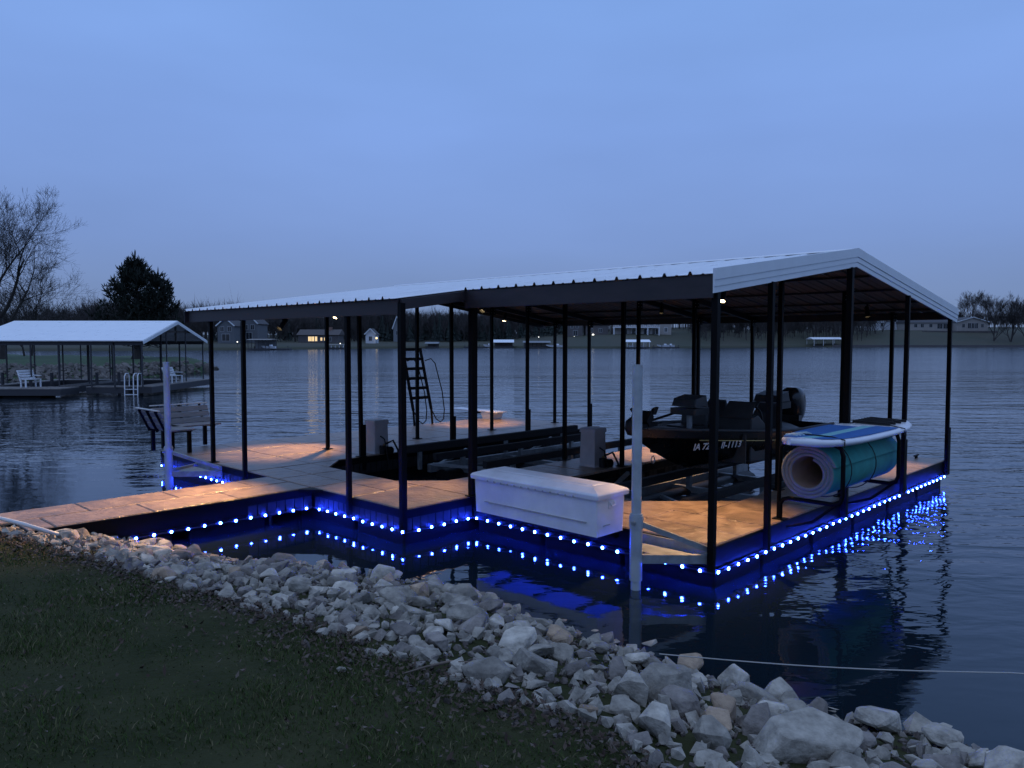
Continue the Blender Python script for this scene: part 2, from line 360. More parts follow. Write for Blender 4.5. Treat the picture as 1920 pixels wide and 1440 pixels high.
# ---- grass and leaf litter
def blade_mat(name, cols, rough=.8):
    m = bpy.data.materials.new(name); m.use_nodes = True; N = m.node_tree.nodes; lk = m.node_tree.links.new; b = N['Principled BSDF']; b.inputs['Roughness'].default_value = rough; b.inputs['Specular IOR Level'].default_value = .12
    g = N.new('ShaderNodeNewGeometry'); r = N.new('ShaderNodeValToRGB'); el = r.color_ramp.elements
    el[0].position = 0; el[0].color = (*cols[0], 1); el[1].position = 1; el[1].color = (*cols[-1], 1)
    for i, c in enumerate(cols[1:-1]): e = el.new((i + 1) / (len(cols) - 1)); e.color = (*c, 1)
    lk(g.outputs['Random Per Island'], r.inputs[0]); lk(r.outputs[0], b.inputs['Base Color']); MATS[name] = m
blade_mat('grass_blade', [(.034, .058, .014), (.056, .088, .022), (.044, .074, .018), (.085, .092, .034), (.18, .15, .085)])
blade_mat('leaf_litter', [(.035, .024, .018), (.07, .048, .036), (.11, .08, .06), (.06, .042, .032), (.16, .13, .105)])
def vnoise(x, y, k, seed):
    r = np.random.default_rng(seed); ph = r.uniform(0, 6.28, 6); d = r.uniform(-1, 1, (6, 2)) * k
    return sum(np.sin(d[i, 0] * x + d[i, 1] * y + ph[i]) for i in range(6)) / 6
def raw_mesh(name, V, F, mname, kind='stuff', parent=None):
    me = bpy.data.meshes.new(name); nf = len(F); k = F.shape[1]
    me.vertices.add(len(V)); me.vertices.foreach_set('co', V.astype(np.float32).ravel())
    me.loops.add(nf * k); me.loops.foreach_set('vertex_index', F.astype(np.int32).ravel())
    me.polygons.add(nf); me.polygons.foreach_set('loop_start', np.arange(0, nf * k, k, dtype=np.int32))
    me.update(calc_edges=True); me.materials.append(MATS[mname])
    o = link(name, me, parent); o['kind'] = kind; return o
def make_grass(n=300000):
    x = rng.uniform(-8.5, 3.2, n); y = 1.2 + (rng.uniform(0, 1, n) ** 1.25) * 8.4
    g = grass_y(x); clump = vnoise(x, y, 5, 1) + .6 * vnoise(x, y, 14, 2)
    keep = (y < g + .12 + .22 * clump) & (rng.uniform(-1, 1, n) < clump * 1.5 + .45); x, y, clump = x[keep], y[keep], clump[keep]; n = len(x)
    z = bank_z(x, y) - .006; h = rng.uniform(.013, .038, n) * (1 + .9 * np.clip(clump, -.5, 1)); w = rng.uniform(.0016, .0036, n)
    a = rng.uniform(0, 6.28, n); lean = rng.uniform(.1, 1.3, n) * h; la = rng.uniform(0, 6.28, n)
    dx, dy = np.cos(a) * w, np.sin(a) * w; lx, ly = np.cos(la) * lean, np.sin(la) * lean
    V = np.empty((n, 5, 3)); V[:, 0] = np.stack([x - dx, y - dy, z], 1); V[:, 1] = np.stack([x + dx, y + dy, z], 1)
    V[:, 2] = np.stack([x + dx * .8 + lx * .35, y + dy * .8 + ly * .35, z + h * .6], 1); V[:, 3] = np.stack([x - dx * .8 + lx * .35, y - dy * .8 + ly * .35, z + h * .6], 1)
    V[:, 4] = np.stack([x + lx, y + ly, z + h], 1); b = (np.arange(n) * 5)[:, None]
    F = np.concatenate([b + [0, 1, 2], b + [0, 2, 3], b + [3, 2, 4]])
    o = raw_mesh('grass', V.reshape(-1, 3), F, 'grass_blade'); tag(o, 'short thin winter lawn of dark green and straw blades', 'grass')
make_grass()
def make_leaves(n=13000):
    x = rng.uniform(-8, 3.6, n); g = grass_y(x); near = rng.uniform(0, 1, n) < .62
    y = np.where(near, g - np.abs(rng.normal(0, .38, n)) + .22, 1.3 + rng.uniform(0, 1, n) * (g - 1.3))
    patch = vnoise(x, y, 3.2, 9) > -.12 * rng.uniform(-1, 3, n); keep = near | patch; x, y = x[keep], y[keep]; n = len(x)
    z = bank_z(x, y) + rng.uniform(.012, .035, n); s = rng.uniform(.008, .021, n); a = rng.uniform(0, 6.28, n)
    base = np.array([(-1, 0, .25), (0, -.5, 0), (1, 0, .3), (0, .5, .0)]); V = np.empty((n, 4, 3)); c, si = np.cos(a), np.sin(a); tl = rng.normal(0, .45, (n, 2))
    for k in range(4):
        bx, by, bz = base[k]; V[:, k, 0] = x + s * (bx * c - by * si); V[:, k, 1] = y + s * (bx * si + by * c); V[:, k, 2] = z + s * (bz + bx * tl[:, 0] + by * tl[:, 1])
    b = (np.arange(n) * 4)[:, None]; F = np.concatenate([b + [0, 1, 3], b + [1, 2, 3]])
    o = raw_mesh('fallen_leaves', V.reshape(-1, 3), F, 'leaf_litter'); tag(o, 'dry brown fallen leaves scattered over the lawn and along the rocks', 'leaves')
make_leaves()
# single stone, stick, pipe, cable on the bank
p = pxz(640, 1252, .5); o = link('stone', rock_mesh('stone_shape', 941, 15, .6), None, (p.x, p.y, float(bank_z(p.x, p.y)) + .012), (0, .1, .4), (.035, .026, .03)); tag(o, 'small pale stone lying by itself on the dark lawn', 'stone')
a, b = pxz(755, 1252, .52), pxz(925, 1222, .47); mid = (a + b) / 2
mb = MB().tube([(q.x, q.y, float(bank_z(q.x, q.y)) + .03 + dz) for q, dz in ((a, 0), ((a + mid) / 2, .02), (mid, .035), ((b + mid) / 2, .02), (b, .04))], [.004, .007, .008, .008, .006], 7)
mb.tube([(mid.x, mid.y, float(bank_z(mid.x, mid.y)) + .06), (mid.x + .09, mid.y - .06, float(bank_z(mid.x, mid.y)) + .09)], [.005, .002], 5)
tag(mb.build('stick', 'stick'), 'thin dry stick lying along the foot of the rocks', 'stick')
pts = [pxz(-60, 955, .58), pxz(0, 972, .56), pxz(45, 983, .54), pxz(88, 996, .47), pxz(112, 1003, .40)]
tag(MB().tube(pts, .022, 10).build('pipe', 'pvc'), 'white plastic conduit pipe running down beside the gangway landing', 'pipe')
a = pxz(1236, 1226, .22); b = pxz(1925, 1262, .35)
d = b - a; pts = [a + d * t + Vector((0, 0, -.03 * math.sin(math.pi * min(1, t)) - max(0, t - 1) ** 1.5 * .95)) for t in np.linspace(0, 1.7, 24)]
tag(MB().tube(pts, .0042, 6).build('mooring_cable', 'rope'), 'thin pale mooring cable stretched from the rocks out over the water', 'cable')
# ================================================================== the covered dock
UB = 3.4; UM = 4.47; UL = 7.18; UE = 10.45; VE = 7.5; VC = -1.08; URF = .85; HW = 1.08   # plan, metres (u along the front, v to the lake)
dock = thing('covered_dock', 'black steel boat dock with white ribbed roof, stone-look deck and blue lights', 'dock', DA, DROT)
def ubox(u0, u1, v0, v1, z0, z1): return (v0, u0, z0), (v1, u1, z1)
_tile_cache = {}
def tile(w, h, parent, x, y, z, t=.032):
    k = (round(w, 3), round(h, 3))
    if k not in _tile_cache:
        g = .006; e = .011; a, b = w / 2 - g, h / 2 - g; mb = MB()
        mb.loft([[(sx * a, sy * b, -t) for sx, sy in ((-1, -1), (1, -1), (1, 1), (-1, 1))], [(sx * a, sy * b, -e) for sx, sy in ((-1, -1), (1, -1), (1, 1), (-1, 1))],
                 [(sx * (a - e), sy * (b - e), 0) for sx, sy in ((-1, -1), (1, -1), (1, 1), (-1, 1))]], sm=False)
        _tile_cache[k] = mb.mesh('deck_panel', 'deck')
    return link('deck_panel', _tile_cache[k], parent, (x, y, z + random.uniform(-.0015, .0015)))
def tiles(u0, u1, v0, v1, parent, nu, nv, stag=False, z=ZD, oz=0.):
    du, dv = (u1 - u0) / nu, (v1 - v0) / nv
    for i in range(nu):
        for j in range(nv): tile(dv, du, parent, v0 + (j + .5) * dv, u0 + (i + .5) * du, z)
tiles(0, UB, 0, HW, dock, 3, 2)                       # head of the boat slip
tiles(0, URF, HW, VE, dock, 1, 5)                     # outer finger
tiles(UB, UM, VC, 0, dock, 1, 1); tiles(UB, UM, 0, VE, dock, 1, 6)   # middle finger
tiles(UM, UL, VC, 0, dock, 3, 2)                      # head of the empty slip
tiles(UL, UE, VC, VE, dock, 3, 8)                     # wide platform
def gusset(u, v, du, dv, name='corner_panel'):
    mb = MB(); mb.prism([(v, u), (v + dv, u), (v, u + du)], 2, ZD - .032, ZD - .001); return mb.build(name, 'deck', dock, bevel=.004)
gusset(URF + .003, HW + .003, 1.0, 1.0); gusset(UB - .003, HW + .003, -.55, .55); gusset(UM + .003, .003, .5, .5); gusset(UL - .003, .003, -.5, .5)
# steel frame under the panels
fr = [(0, UB, 0, HW), (0, URF, HW - .1, VE), (UB, UM, VC, VE), (UM - .1, UL + .1, VC, 0), (UL, UE, VC, VE)]
mb = MB()
for u0, u1, v0, v1 in fr: mb.box(*ubox(u0 + .05, u1 - .05, v0 + .05, v1 - .05, .28, ZD - .036))
mb.build('deck_frame', 'black_steel', dock)
def floats(u0, u1, v0, v1, n, along):
    for i in range(n):
        mb = MB(); g = .03
        if along == 'v': d = (v1 - v0) / n; b = ubox(u0 + .06, u1 - .06, v0 + i * d + g, v0 + (i + 1) * d - g, -.32, .279)
        else: d = (u1 - u0) / n; b = ubox(u0 + i * d + g, u0 + (i + 1) * d - g, v0 + .06, v1 - .06, -.32, .279)
        mb.box(*b); mb.build('float', 'float', dock, bevel=.03)
floats(0, UB, 0, HW, 3, 'u'); floats(0, URF, HW, VE, 5, 'v'); floats(UB, UM, VC, VE, 6, 'v'); floats(UM, UL, VC, 0, 2, 'u'); floats(UL, UE, VC, VE, 6, 'v')
# skirts: ribbed black boards below the edge angle; pts in (u, v)
def skirt(p, q, ztop=ZD - .012, zbot=.140, parent=dock, ribs=True, dz=0., plate=False):
    p, q = Vector((p[1], p[0], 0)), Vector((q[1], q[0], 0)); d = (q - p); Ln = d.length; d.normalize(); n = Vector((-d.y, d.x, 0))     # n: outward
    mb = MB(); mb.add([p - n * .03 + Vector((0, 0, z)) for z in (zbot, ztop)] + [q - n * .03 + Vector((0, 0, z)) for z in (zbot, ztop)], [(0, 1, 3, 2)])
    if plate:                                               # plain black steel channel instead of boards
        pl = MB().bar(p - n * .016 + Vector((0, 0, (zbot + ztop) / 2)), q - n * .016 + Vector((0, 0, (zbot + ztop) / 2)), .018, ztop - zbot)
        s_ = pl.build('side_channel', 'black_steel', parent, bevel=.003)
        MB().bar(p - n * .004 + Vector((0, 0, ztop - .014)), q - n * .004 + Vector((0, 0, ztop - .014)), .012, .026).build('edge_lip', 'black_steel', s_); MB().bar(p - n * .004 + Vector((0, 0, zbot + .05)), q - n * .004 + Vector((0, 0, zbot + .05)), .010, .02).build('edge_lip', 'black_steel', s_)
        return s_
    k = max(2, int(Ln / .115)); w = Ln / k
    for i in range(k):
        a = p + d * (i * w + .006); b = p + d * ((i + 1) * w - .006); o_ = random.uniform(.0, .006)
        vs = [a - n * .03, b - n * .03, b - n * (.008 + o_), a - n * (.008 + o_)]
        mb.add([v_ + Vector((0, 0, z)) for z in (zbot, ztop - .105) for v_ in vs], [(3, 2, 1, 0), (4, 5, 6, 7), (0, 1, 5, 4), (1, 2, 6, 5), (2, 3, 7, 6), (3, 0, 4, 7)])
    s_ = mb.build('skirt', 'skirt', parent)
    m2 = MB(); m2.bar(p - n * .012 + Vector((0, 0, ztop - .052)), q - n * .012 + Vector((0, 0, ztop - .052)), .016, .104); m2.build('edge_rail', 'black_steel', s_, bevel=.003)
    return s_
ring = [(0, 0), (UB, 0), (UB, VC), (5.36, VC)], [(6.52, VC), (UE, VC), (UE, VE), (UL, VE), (UL, 0), (UM, 0), (UM, VE), (UB + .05, VE), (UB + .05, HW), (URF, HW), (URF, VE), (0, VE), (0, 0)]
def cw(pts):
    for a, b in zip(pts[:-1], pts[1:]): skirt(a, b, plate=(a[0] == 0 and b[0] == 0) or (a == (0, 0)))
cw(ring[0]); cw(ring[1])
mb = MB(); mb.bar((VC - .004, 5.36, ZD - .06), (VC - .004, 6.52, ZD - .06), .02, .1); mb.build('hinge_rail', 'black_steel', dock)
# triangular corner plate by the gangway
mb = MB(); mb.prism([(VC - .02, 5.1), (VC - .02, 5.37), (VC - .22, 5.37)], 2, ZD - .03, ZD + .002); mb.build('corner_plate', 'black_steel', dock)

# ---- posts
POSTS = [(8.4, -1.05), (7.2, -1.12), (8.4, 1.08), (4.5, -1.10), (7.2, .97), (3.4, -1.10), (8.4, 3.15), (7.2, 3.01), (3.4, .0), (8.4, 5.23), (7.2, 5.08), (8.4, 7.33), (4.5, 3.09), (7.2, 7.13), (3.44, 3.22), (4.5, 5.14), (3.44, 5.32), (4.5, 7.25), (0, -.07), (3.44, 7.45), (0, 1.02), (.82, 3.07), (0, 3.11), (.82, 5.16), (.82, 7.26), (0, 5.25), (0, 7.4)]
RIDGE_V = 3.28; RZ = 3.485; SLOPE = .137; SLOPE_B = .140           # underside of the roof sheets along the ridge
def roof_z(v): return RZ - (SLOPE if v < RIDGE_V else SLOPE_B) * abs(v - RIDGE_V)
BOLT = MB().tube([(0, 0, 0), (0, -.009, 0)], .009, 6).mesh('bolt', 'galv')
big = {(3.4, .0): .084, (3.4, -1.10): .07, (0, -.07): .064, (0, 3.11): .07}
for u, v in POSTS:
    w = big.get((u, v), .058); h = w / 2; edge = u in (0, 3.44, .82, 7.2) or v < -1
    z0 = .2 if (u == 0 or v in (-1.10, -1.12, -.07)) else ZD - .02
    uu = u - (.005 if v < 0 else .03) if u == 0 else u; mb = MB(); top = roof_z(v) - (.174 if u == 0 else .10 if v > -.5 and v < 7.2 else .06)
    lean = random.uniform(-.012, .012), random.uniform(-.012, .012)
    a = [(v + sx * h, uu + sy * h, z0) for sx, sy in ((-1, -1), (1, -1), (1, 1), (-1, 1))]; b = [(v + sx * h + lean[0], uu + sy * h + lean[1], top) for sx, sy in ((-1, -1), (1, -1), (1, 1), (-1, 1))]
    mb.loft([a, b], sm=False); po = mb.build('post', 'black_steel', dock, bevel=.004)
    if u != 0 and v > .1: MB().box((v - h - .055, uu - h - .008, top - .16), (v + h + .055, uu - h - .001, top - .02)).build('head_plate', 'black_steel', po)
    for bx in ((-.035, .035) if u != 0 and v > .1 else ()):
        for bz_ in (-.12, -.06): link('bolt', BOLT, po, (v + bx * (1 + h * 8), uu - h - .009, top + bz_))
    if z0 > .3: MB().box((v - .07, uu - .07, ZD + .001), (v + .07, uu + .07, ZD + .012)).build('base_plate', 'black_steel', po)
    if (u, v) in ((0, 5.25), (0, 7.4), (7.2, 5.08), (7.2, 3.01), (7.2, 7.13), (.82, 7.26), (7.2, .97)):
        s_ = -1 if u == 0 else 1
        MB().box((v + .01, uu + s_ * (h + .003), .2), (v + .085, uu + s_ * (h - .055), ZD + .54)).build('sleeve', 'black_steel', po, bevel=.004)
# ---- beams
def beam(a, b, w, h, name='beam', m='dark_beam', par=None):
    o = MB().bar((a[1], a[0], a[2]), (b[1], b[0], b[2]), w, h).build(name, m, par or dock, bevel=.004); return o
ZE = roof_z(0); ZEC = roof_z(VC)
UR0, UR1 = -.035, 9.02                                      # gable ends
VF, VFL, VB = -.15, -1.20, VE + .19                        # eaves
beam((UR0 + .02, -.115, ZE - .135), (UB, -.115, ZE - .135), .03, .215)      # front eave beam
beam((UB + .02, VC - .05, ZEC - .105), (UR1 - .03, VC - .05, ZEC - .105), .03, .175)
beam((UB - .02, -.05, ZE - .08), (UB - .02, VC - .04, ZEC - .08), .03, .12)
beam((UR0 + .02, VE + .12, roof_z(VE + .12) - .072), (UR1 - .02, VE + .12, roof_z(VE + .12) - .072), .03, .13)
for u in (UR0 + .09, UB + .1, 4.5, 7.2, 8.4, UR1 - .06):
    v0 = -.03 if u < UB else VC
    for s_ in (0, 1):
        a = (u, v0 if s_ == 0 else VE + .09); va = a[1]
        beam((u, va, roof_z(va) - .075), (u, RIDGE_V, roof_z(RIDGE_V) - .075), .05, .10, 'rafter')
for v in (.9, 1.9, 2.9, RIDGE_V - .05, 4.6, 5.6, 6.6, 7.3): beam((UR0 + .05, v, roof_z(v) - .016), (UR1 - .04, v, roof_z(v) - .016), .045, .03, 'purlin')
beam((UB + .1, -.02, roof_z(-.02) - .016), (UR1 - .04, -.02, roof_z(-.02) - .016), .045, .03, 'purlin')
# ---- roof sheets with ribs
def sheet(u0, u1, va, vb, name='roof_panel'):
    """ribbed sheet from eave va up to vb (towards the ridge); outline along u with trapezoid ribs"""
    prof = []; n = max(1, round((u1 - u0) / .271)); w = (u1 - u0) / n
    for i in range(n):
        s = u0 + i * w
        prof += [(s, 0), (s + .30 * w, 0), (s + .34 * w, .006), (s + .40 * w, .006), (s + .44 * w, 0), (s + .76 * w, 0), (s + .815 * w, .032), (s + .885 * w, .032), (s + .94 * w, 0)]
    prof.append((u1, 0)); mb = MB(); zt = roof_z
    top = [[(v, u, zt(v) + .006 + h) for u, h in prof] for v in (va, vb)]; bot = [[(v, u, zt(v) + h) for u, h in prof] for v in (va, vb)]
    k = len(prof); vs = top[0] + top[1] + bot[0] + bot[1]; fs = []
    for i in range(k - 1):
        fs += [(i, i + 1, k + i + 1, k + i), (2 * k + i, 3 * k + i, 3 * k + i + 1, 2 * k + i + 1), (i, 2 * k + i, 2 * k + i + 1, i + 1), (k + i, k + i + 1, 3 * k + i + 1, 3 * k + i)]
    fs += [(0, k, 3 * k, 2 * k), (k - 1, 3 * k - 1, 4 * k - 1, 2 * k - 1)]
    mb.add(vs, fs)
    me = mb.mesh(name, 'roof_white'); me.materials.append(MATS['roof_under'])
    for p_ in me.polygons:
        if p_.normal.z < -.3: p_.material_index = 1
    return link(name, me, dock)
edges = [UR0 + .01] + [UR0 + .01 + (UB - UR0 - .01) * i / 4 for i in (1, 2, 3)] + [UB] + [UB + (UR1 - UB) * i / 7 for i in range(1, 8)]
for a, b in zip(edges[:-1], edges[1:]):
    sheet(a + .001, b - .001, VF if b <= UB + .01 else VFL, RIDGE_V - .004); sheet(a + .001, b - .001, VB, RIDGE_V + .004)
mb = MB(); zc = RZ + .052
mb.add([(RIDGE_V + dv, u, zc - SLOPE * abs(dv) * .95 - (.012 if abs(dv) > .2 else 0)) for u in (UR0 - .03, UR1) for dv in (-.215, -.20, 0, .20, .215)], [(i, i + 1, i + 6, i + 5) for i in range(4)])
rc = mb.build('ridge_cap', 'roof_white', dock); sm_ = rc.modifiers.new('thick', 'SOLIDIFY'); sm_.thickness = .006
# gable trim: three stepped white bands on both gable ends
def gable_trim(u, s_, v0, bands, m):
    for (za, zb, off) in bands:
        mb = MB()
        for va, vb in ((v0, RIDGE_V), (VB, RIDGE_V)):
            pa = [(va, roof_z(va) + za), (vb, roof_z(vb) + za), (vb, roof_z(vb) + zb), (va, roof_z(va) + zb)]
            vs = [(v, u + t, z) for t in (0, s_ * off) for v, z in pa]
            mb.add(vs, [(0, 1, 2, 3), (7, 6, 5, 4), (0, 4, 5, 1), (1, 5, 6, 2), (2, 6, 7, 3), (3, 7, 4, 0)])
        mb.build('gable_trim', m, dock)
gable_trim(UR0, -1, VF - .02, [(-.055, .050, .030), (-.118, -.064, .022), (-.178, -.127, .014), (-.128, -.1175, .012), (-.0645, -.0545, .019)], 'trim_white')
gable_trim(UR1, 1, VFL, [(-.19, .02, .02)], 'dark_beam')

# ---- blue lights along the edge
led_me = MB(); 
def _ball(r, n=8, m=5, sx=.6):
    rings = []
    for j in range(1, m): t = math.pi * j / m; rings.append([(r * math.sin(t) * math.cos(2 * math.pi * k / n) * sx, r * math.sin(t) * math.sin(2 * math.pi * k / n), r * math.cos(t)) for k in range(n)])
    return rings
led_me.loft(_ball(.0165), cap=True); LED_ME = led_me.mesh('blue_light', 'led')
LED_SP = .198
def led_row(p, q, start=.05, parent=dock, z=.164, skip=(), dz=None):
    p, q = Vector((p[1], p[0], 0)), Vector((q[1], q[0], 0)); d = q - p; Ln = d.length; d.normalize(); n = Vector((-d.y, d.x, 0)); k = 0; s = start
    while s < Ln - .02:
        if k not in skip:
            a = p + d * s + n * .012; link('blue_light', LED_ME, parent, (a.x, a.y, z + random.uniform(-.004, .004)), (0, 0, math.atan2(n.y, n.x)))
        k += 1; s += LED_SP
    m2 = MB(); m2.bar(p + n * .002 + Vector((0, 0, z)), q + n * .002 + Vector((0, 0, z)), .012, .014); m2.build('light_cable', 'led_base', parent)
led_row((0, 0), (UB, 0), .15, skip=(4, ))
led_row((UB, 0), (UB, VC), .09); led_row((UB, VC), (5.36, VC), .03); led_row((6.52, VC), (UE, VC), .10)
led_row((0, VE), (0, 0), .12, skip=(10,)); led_row((UE, VC), (UE, VC + .9), .06)

# ---- spotlights under the roof
def spotlight(u, v, z, aim, power, label=None, cone=70, hood=True):
    root = bpy.data.objects.new('spotlight', None); COL.objects.link(root); root.parent = dock
    a = Vector((v, u, z)); t = Vector((aim[1], aim[0], aim[2] if len(aim) > 2 else ZD)); d = (t - a).normalized()
    hd = MB(); hd.tube([a - d * .10, a - d * .08, a + d * .05, a + d * .085], [.02, .034, .038, .041], 14, cap=False); hd.tube([a - d * .102, a - d * .099], [.02, .02], 14); hd.tube([a + d * .030, a + d * .034], [.035, .035], 14); h_ = hd.build('lamp_head', 'black_plastic', root)
    MB().tube([a + d * (.036 if hood else .086), a + d * (.040 if hood else .096)], [.031, .036] if not hood else [.031, .031], 14).build('lens', 'warm_lens', h_)
    MB().bar(a, (a.x, a.y, roof_z(v) - .03), .02, .02).build('bracket', 'black_plastic', root)
    ld = bpy.data.lights.new('spot', 'SPOT'); ld.energy = power * 19; ld.color = (1.0, .56, .235); ld.spot_size = R(cone); ld.spot_blend = .9; ld.shadow_soft_size = .03
    lo = bpy.data.objects.new('bulb', ld); COL.objects.link(lo); lo.parent = h_; lo.location = a + d * .105; lo.rotation_euler = d.to_track_quat('-Z', 'Y').to_euler()
spotlight(.95, 1.8, 2.95, (.80, .85), 32, cone=72, hood=False)
spotlight(8.75, 6.0, 2.93, (9.6, 6.0), 30, cone=58, hood=False)
spotlight(8.7, 1.5, 2.90, (8.7, .45), 46, cone=56, hood=False)
spotlight(6.2, -1.02, 2.62, (5.95, -3.0), 60, cone=74)
spotlight(4.75, 1.5, 2.90, (4.3, -.35), 30, cone=46)
spotlight(1.0, 6.6, 2.86, (.45, 6.0), 20, cone=50)
spotlight(4.4, 5.75, 2.98, (4.1, 4.9), 42, cone=52)
# cleats on the finger posts
for u, v in ((.40, 7.3), (.85 - .06, 6.2)):
    cl = MB(); cl.bar((v - .11, u, ZD + .05), (v + .11, u, ZD + .05), .022, .02); cl.bar((v - .04, u, ZD), (v - .04, u, ZD + .05), .02); cl.bar((v + .04, u, ZD), (v + .04, u, ZD + .05), .02); cl.build('cleat', 'black_steel', dock)

# ================================================================== gangway to the bank
gw = thing('gangway', 'narrow stone-look gangway with blue lights leading from the bank to the dock', 'gangway', DA, DROT)
GZ = .02
for i, u in enumerate((5.40, 5.975)):
    v = VC - .02 if i == 0 else VC - .52; st = 1.02; first = True
    if i == 1: tile(.5, .575, gw, VC - .02 - .25, u + .2875, ZD)
    while v - st > -4.75:
        tile(st, .575, gw, v - st / 2, u + .2875, ZD); v -= st
    if v + 4.42 > .15: tile(v + 4.42, .575, gw, (v - 4.42) / 2, u + .2875, ZD)
mb = MB(); mb.box(*ubox(5.43, 6.52, -4.4, VC - .02, .26, ZD - .036)); mb.build('frame', 'black_steel', gw)
skirt((5.39, VC), (5.39, -2.0), parent=gw); skirt((5.39, -2.0), (5.39, -4.40), parent=gw, plate=True); skirt((6.56, -4.40), (6.56, VC - .02), parent=gw, plate=True)
mb = MB(); mb.box(*ubox(5.40, 6.55, -4.425, -4.40, .2, ZD - .005)); mb.build('end_plate', 'black_steel', gw)
for v0 in (-2.2, -3.4): MB().box(*ubox(5.5, 6.45, v0 - .5, v0 + .5, -.3, .259)).build('float', 'float', gw, bevel=.03)
led_row((5.39, VC), (5.39, -3.6), .10, parent=gw); led_row((6.56, -3.6), (6.56, VC - .02), .06, parent=gw)
# ================================================================== things on and around the dock (local frame: x = v, y = u)
def dthing(name, label, cat, u, v, z=ZD, rz=0., group=None): return thing(name, label, cat, dk(u, v, z), DROT + rz, group)
# ---- mooring poles with brackets
def mooring_pole(u, v, label, top, tu, tv, side):
    """pole at u,v; bracket arms run to the dock edge at tu,tv"""
    t = dthing('mooring_pole', label, 'pole', u, v, 0., group='steel poles that pin the dock')
    MB().tube([(0, 0, -1.2), (0, 0, top)], .048, 18).build('pole', 'pole_grey', t)
    MB().tube([(0, 0, .09), (0, 0, .74)], .060, 18).build('sleeve', 'pole_grey', t)
    MB().tube([(0, 0, .60), (0, 0, .72)], .068, 18).build('collar', 'pole_grey', t, bevel=.004)
    MB().bar((-.07, -.03, .66), (-.105, -.03, .66), .03, .03).build('bolt', 'galv', t)
    tx, ty = tv - v, tu - u
    MB().bar((0, 0, .655), (tx, ty, .385), .05, .05).build('brace', 'galv', t)
    MB().bar((0, 0, .30), (tx, ty, .30), .05, .085).build('arm', 'galv', t)
    MB().bar((0, 0, .345), (tx, side * .62, .345), .05, .05).build('arm', 'galv', t)
    q = MB(); q.add([(tx * .28, ty * .28, .335), (tx * .85, ty * .85, .335), (tx * .85, side * .5, .335), (tx * .3, side * .2, .335)], [(0, 1, 2, 3)]); o = q.build('shelf_plate', 'galv', t)
    s_ = o.modifiers.new('t', 'SOLIDIFY'); s_.thickness = .012; s_.offset = -1
    MB().box((tx - .012, min(ty, side * .62) - .03, .24), (tx + .004, max(ty, side * .62) + .05, ZD - .02)).build('mount_plate', 'galv', t)
mooring_pole(.56, -.50, 'tall grey steel mooring pole at the dock corner beside the white box', 2.17, .04, -.012, .55)
mooring_pole(8.60, -1.68, 'blue-lit steel mooring pole beside the benches', 2.06, 8.05, VC - .012, .5)

# ---- white dock box, hung outside the edge
t = dthing('dock_box', 'long white storage box with raised lid hung on the dock edge', 'storage box', 1.93, -.27, .415)
def ring4(x, y, z): return [(-x, -y, z), (x, -y, z), (x, y, z), (-x, y, z)]
hx, hy = .235, .90
body = MB(); body.loft([ring4(hx - .012, hy - .012, 0), ring4(hx, hy, .40)], sm=False); body.build('body', 'box_white', t, bevel=.018, seg=3)
MB().loft([ring4(hx + .028, hy + .03, .385), ring4(hx + .034, hy + .036, .43), ring4(hx + .018, hy + .02, .448), ring4(hx - .07, hy - .10, .488), ring4(hx - .085, hy - .115, .491)], sm=False).build('lid', 'box_white', t, bevel=.008)
MB().loft([ring4(hx - .125, hy - .16, .4905), ring4(hx - .135, hy - .17, .497)], sm=False).build('lid_panel', 'box_white', t, bevel=.003)
MB().box((-hx - .012, -hy + .14, .135), (-hx + .03, hy - .18, .142)).build('groove', 'cabinet', t)
for i in range(13): MB().box((-hx - .036, -.62 + i * .105, .378), (-hx - .02, -.606 + i * .105, .398)).build('lid_clip', 'cabinet', t)
hd = MB(); hd.box((-.045, -hy - .006, .27), (.045, -hy + .01, .35)); hd.tube([(-.035, -hy - .012, .335), (-.03, -hy - .03, .30), (.03, -hy - .03, .30), (.035, -hy - .012, .335)], .009, 8); hd.build('handle', 'box_white', t, bevel=.004)
MB().box((-.13, -hy - .004, .10), (-.02, -hy + .012, .108)).build('moulding', 'cabinet', t)
MB().box((hx - .02, -hy + .1, -.1), (hx + .035, hy - .1, -.002)).build('mount_rail', 'black_steel', t)
for y_ in (-.6, 0, .6): MB().bar((-hx + .05, y_, -.012), (hx + .02, y_, -.012), .04, .02).build('support', 'black_steel', t)

# ---- lift control cabinets
def cabinet(u, v, label, h, w):
    t = dthing('control_cabinet', label, 'cabinet', u, v, ZD + .002, group='lift control cabinets')
    MB().loft([ring4(w * .56, w * .56, 0), ring4(w * .5, w * .5, .02), ring4(w * .46, w * .46, h - .04)], sm=False).build('body', 'cabinet', t, bevel=.012)
    MB().loft([ring4(w * .51, w * .51, h - .07), ring4(w * .50, w * .50, h - .01), ring4(w * .42, w * .42, h)], sm=False).build('lid', 'cabinet', t, bevel=.01)
    MB().tube([(w * .3, -w * .7, .05), (w * .3, -w * .95, .05)], [.07, .07], 12).build('pump', 'black_plastic', t)
    MB().tube([(-w * .1, -w * .72, .0), (-w * .1, -w * .72, .14)], [.055, .055], 12).build('blower', 'black_plastic', t)
    MB().tube([(w * .3, -w * .52, .16), (w * .5, -w * .9, .22), (w * .7, -w * 1.1, .05), (w * .8, -w * 1.2, -.25)], .018, 8).build('hose', 'black_plastic', t)
    MB().tube([(-w * .1, -w * .50, .3), (0, -w * .75, .25), (0, -w * .95, .05), (w * .1, -w * 1.05, -.25)], .012, 8).build('hose', 'black_plastic', t)
    MB().box((w * .1, -w * .60, .10), (w * .2, -w * .52, .16)).build('brass_fitting', 'brass', t)
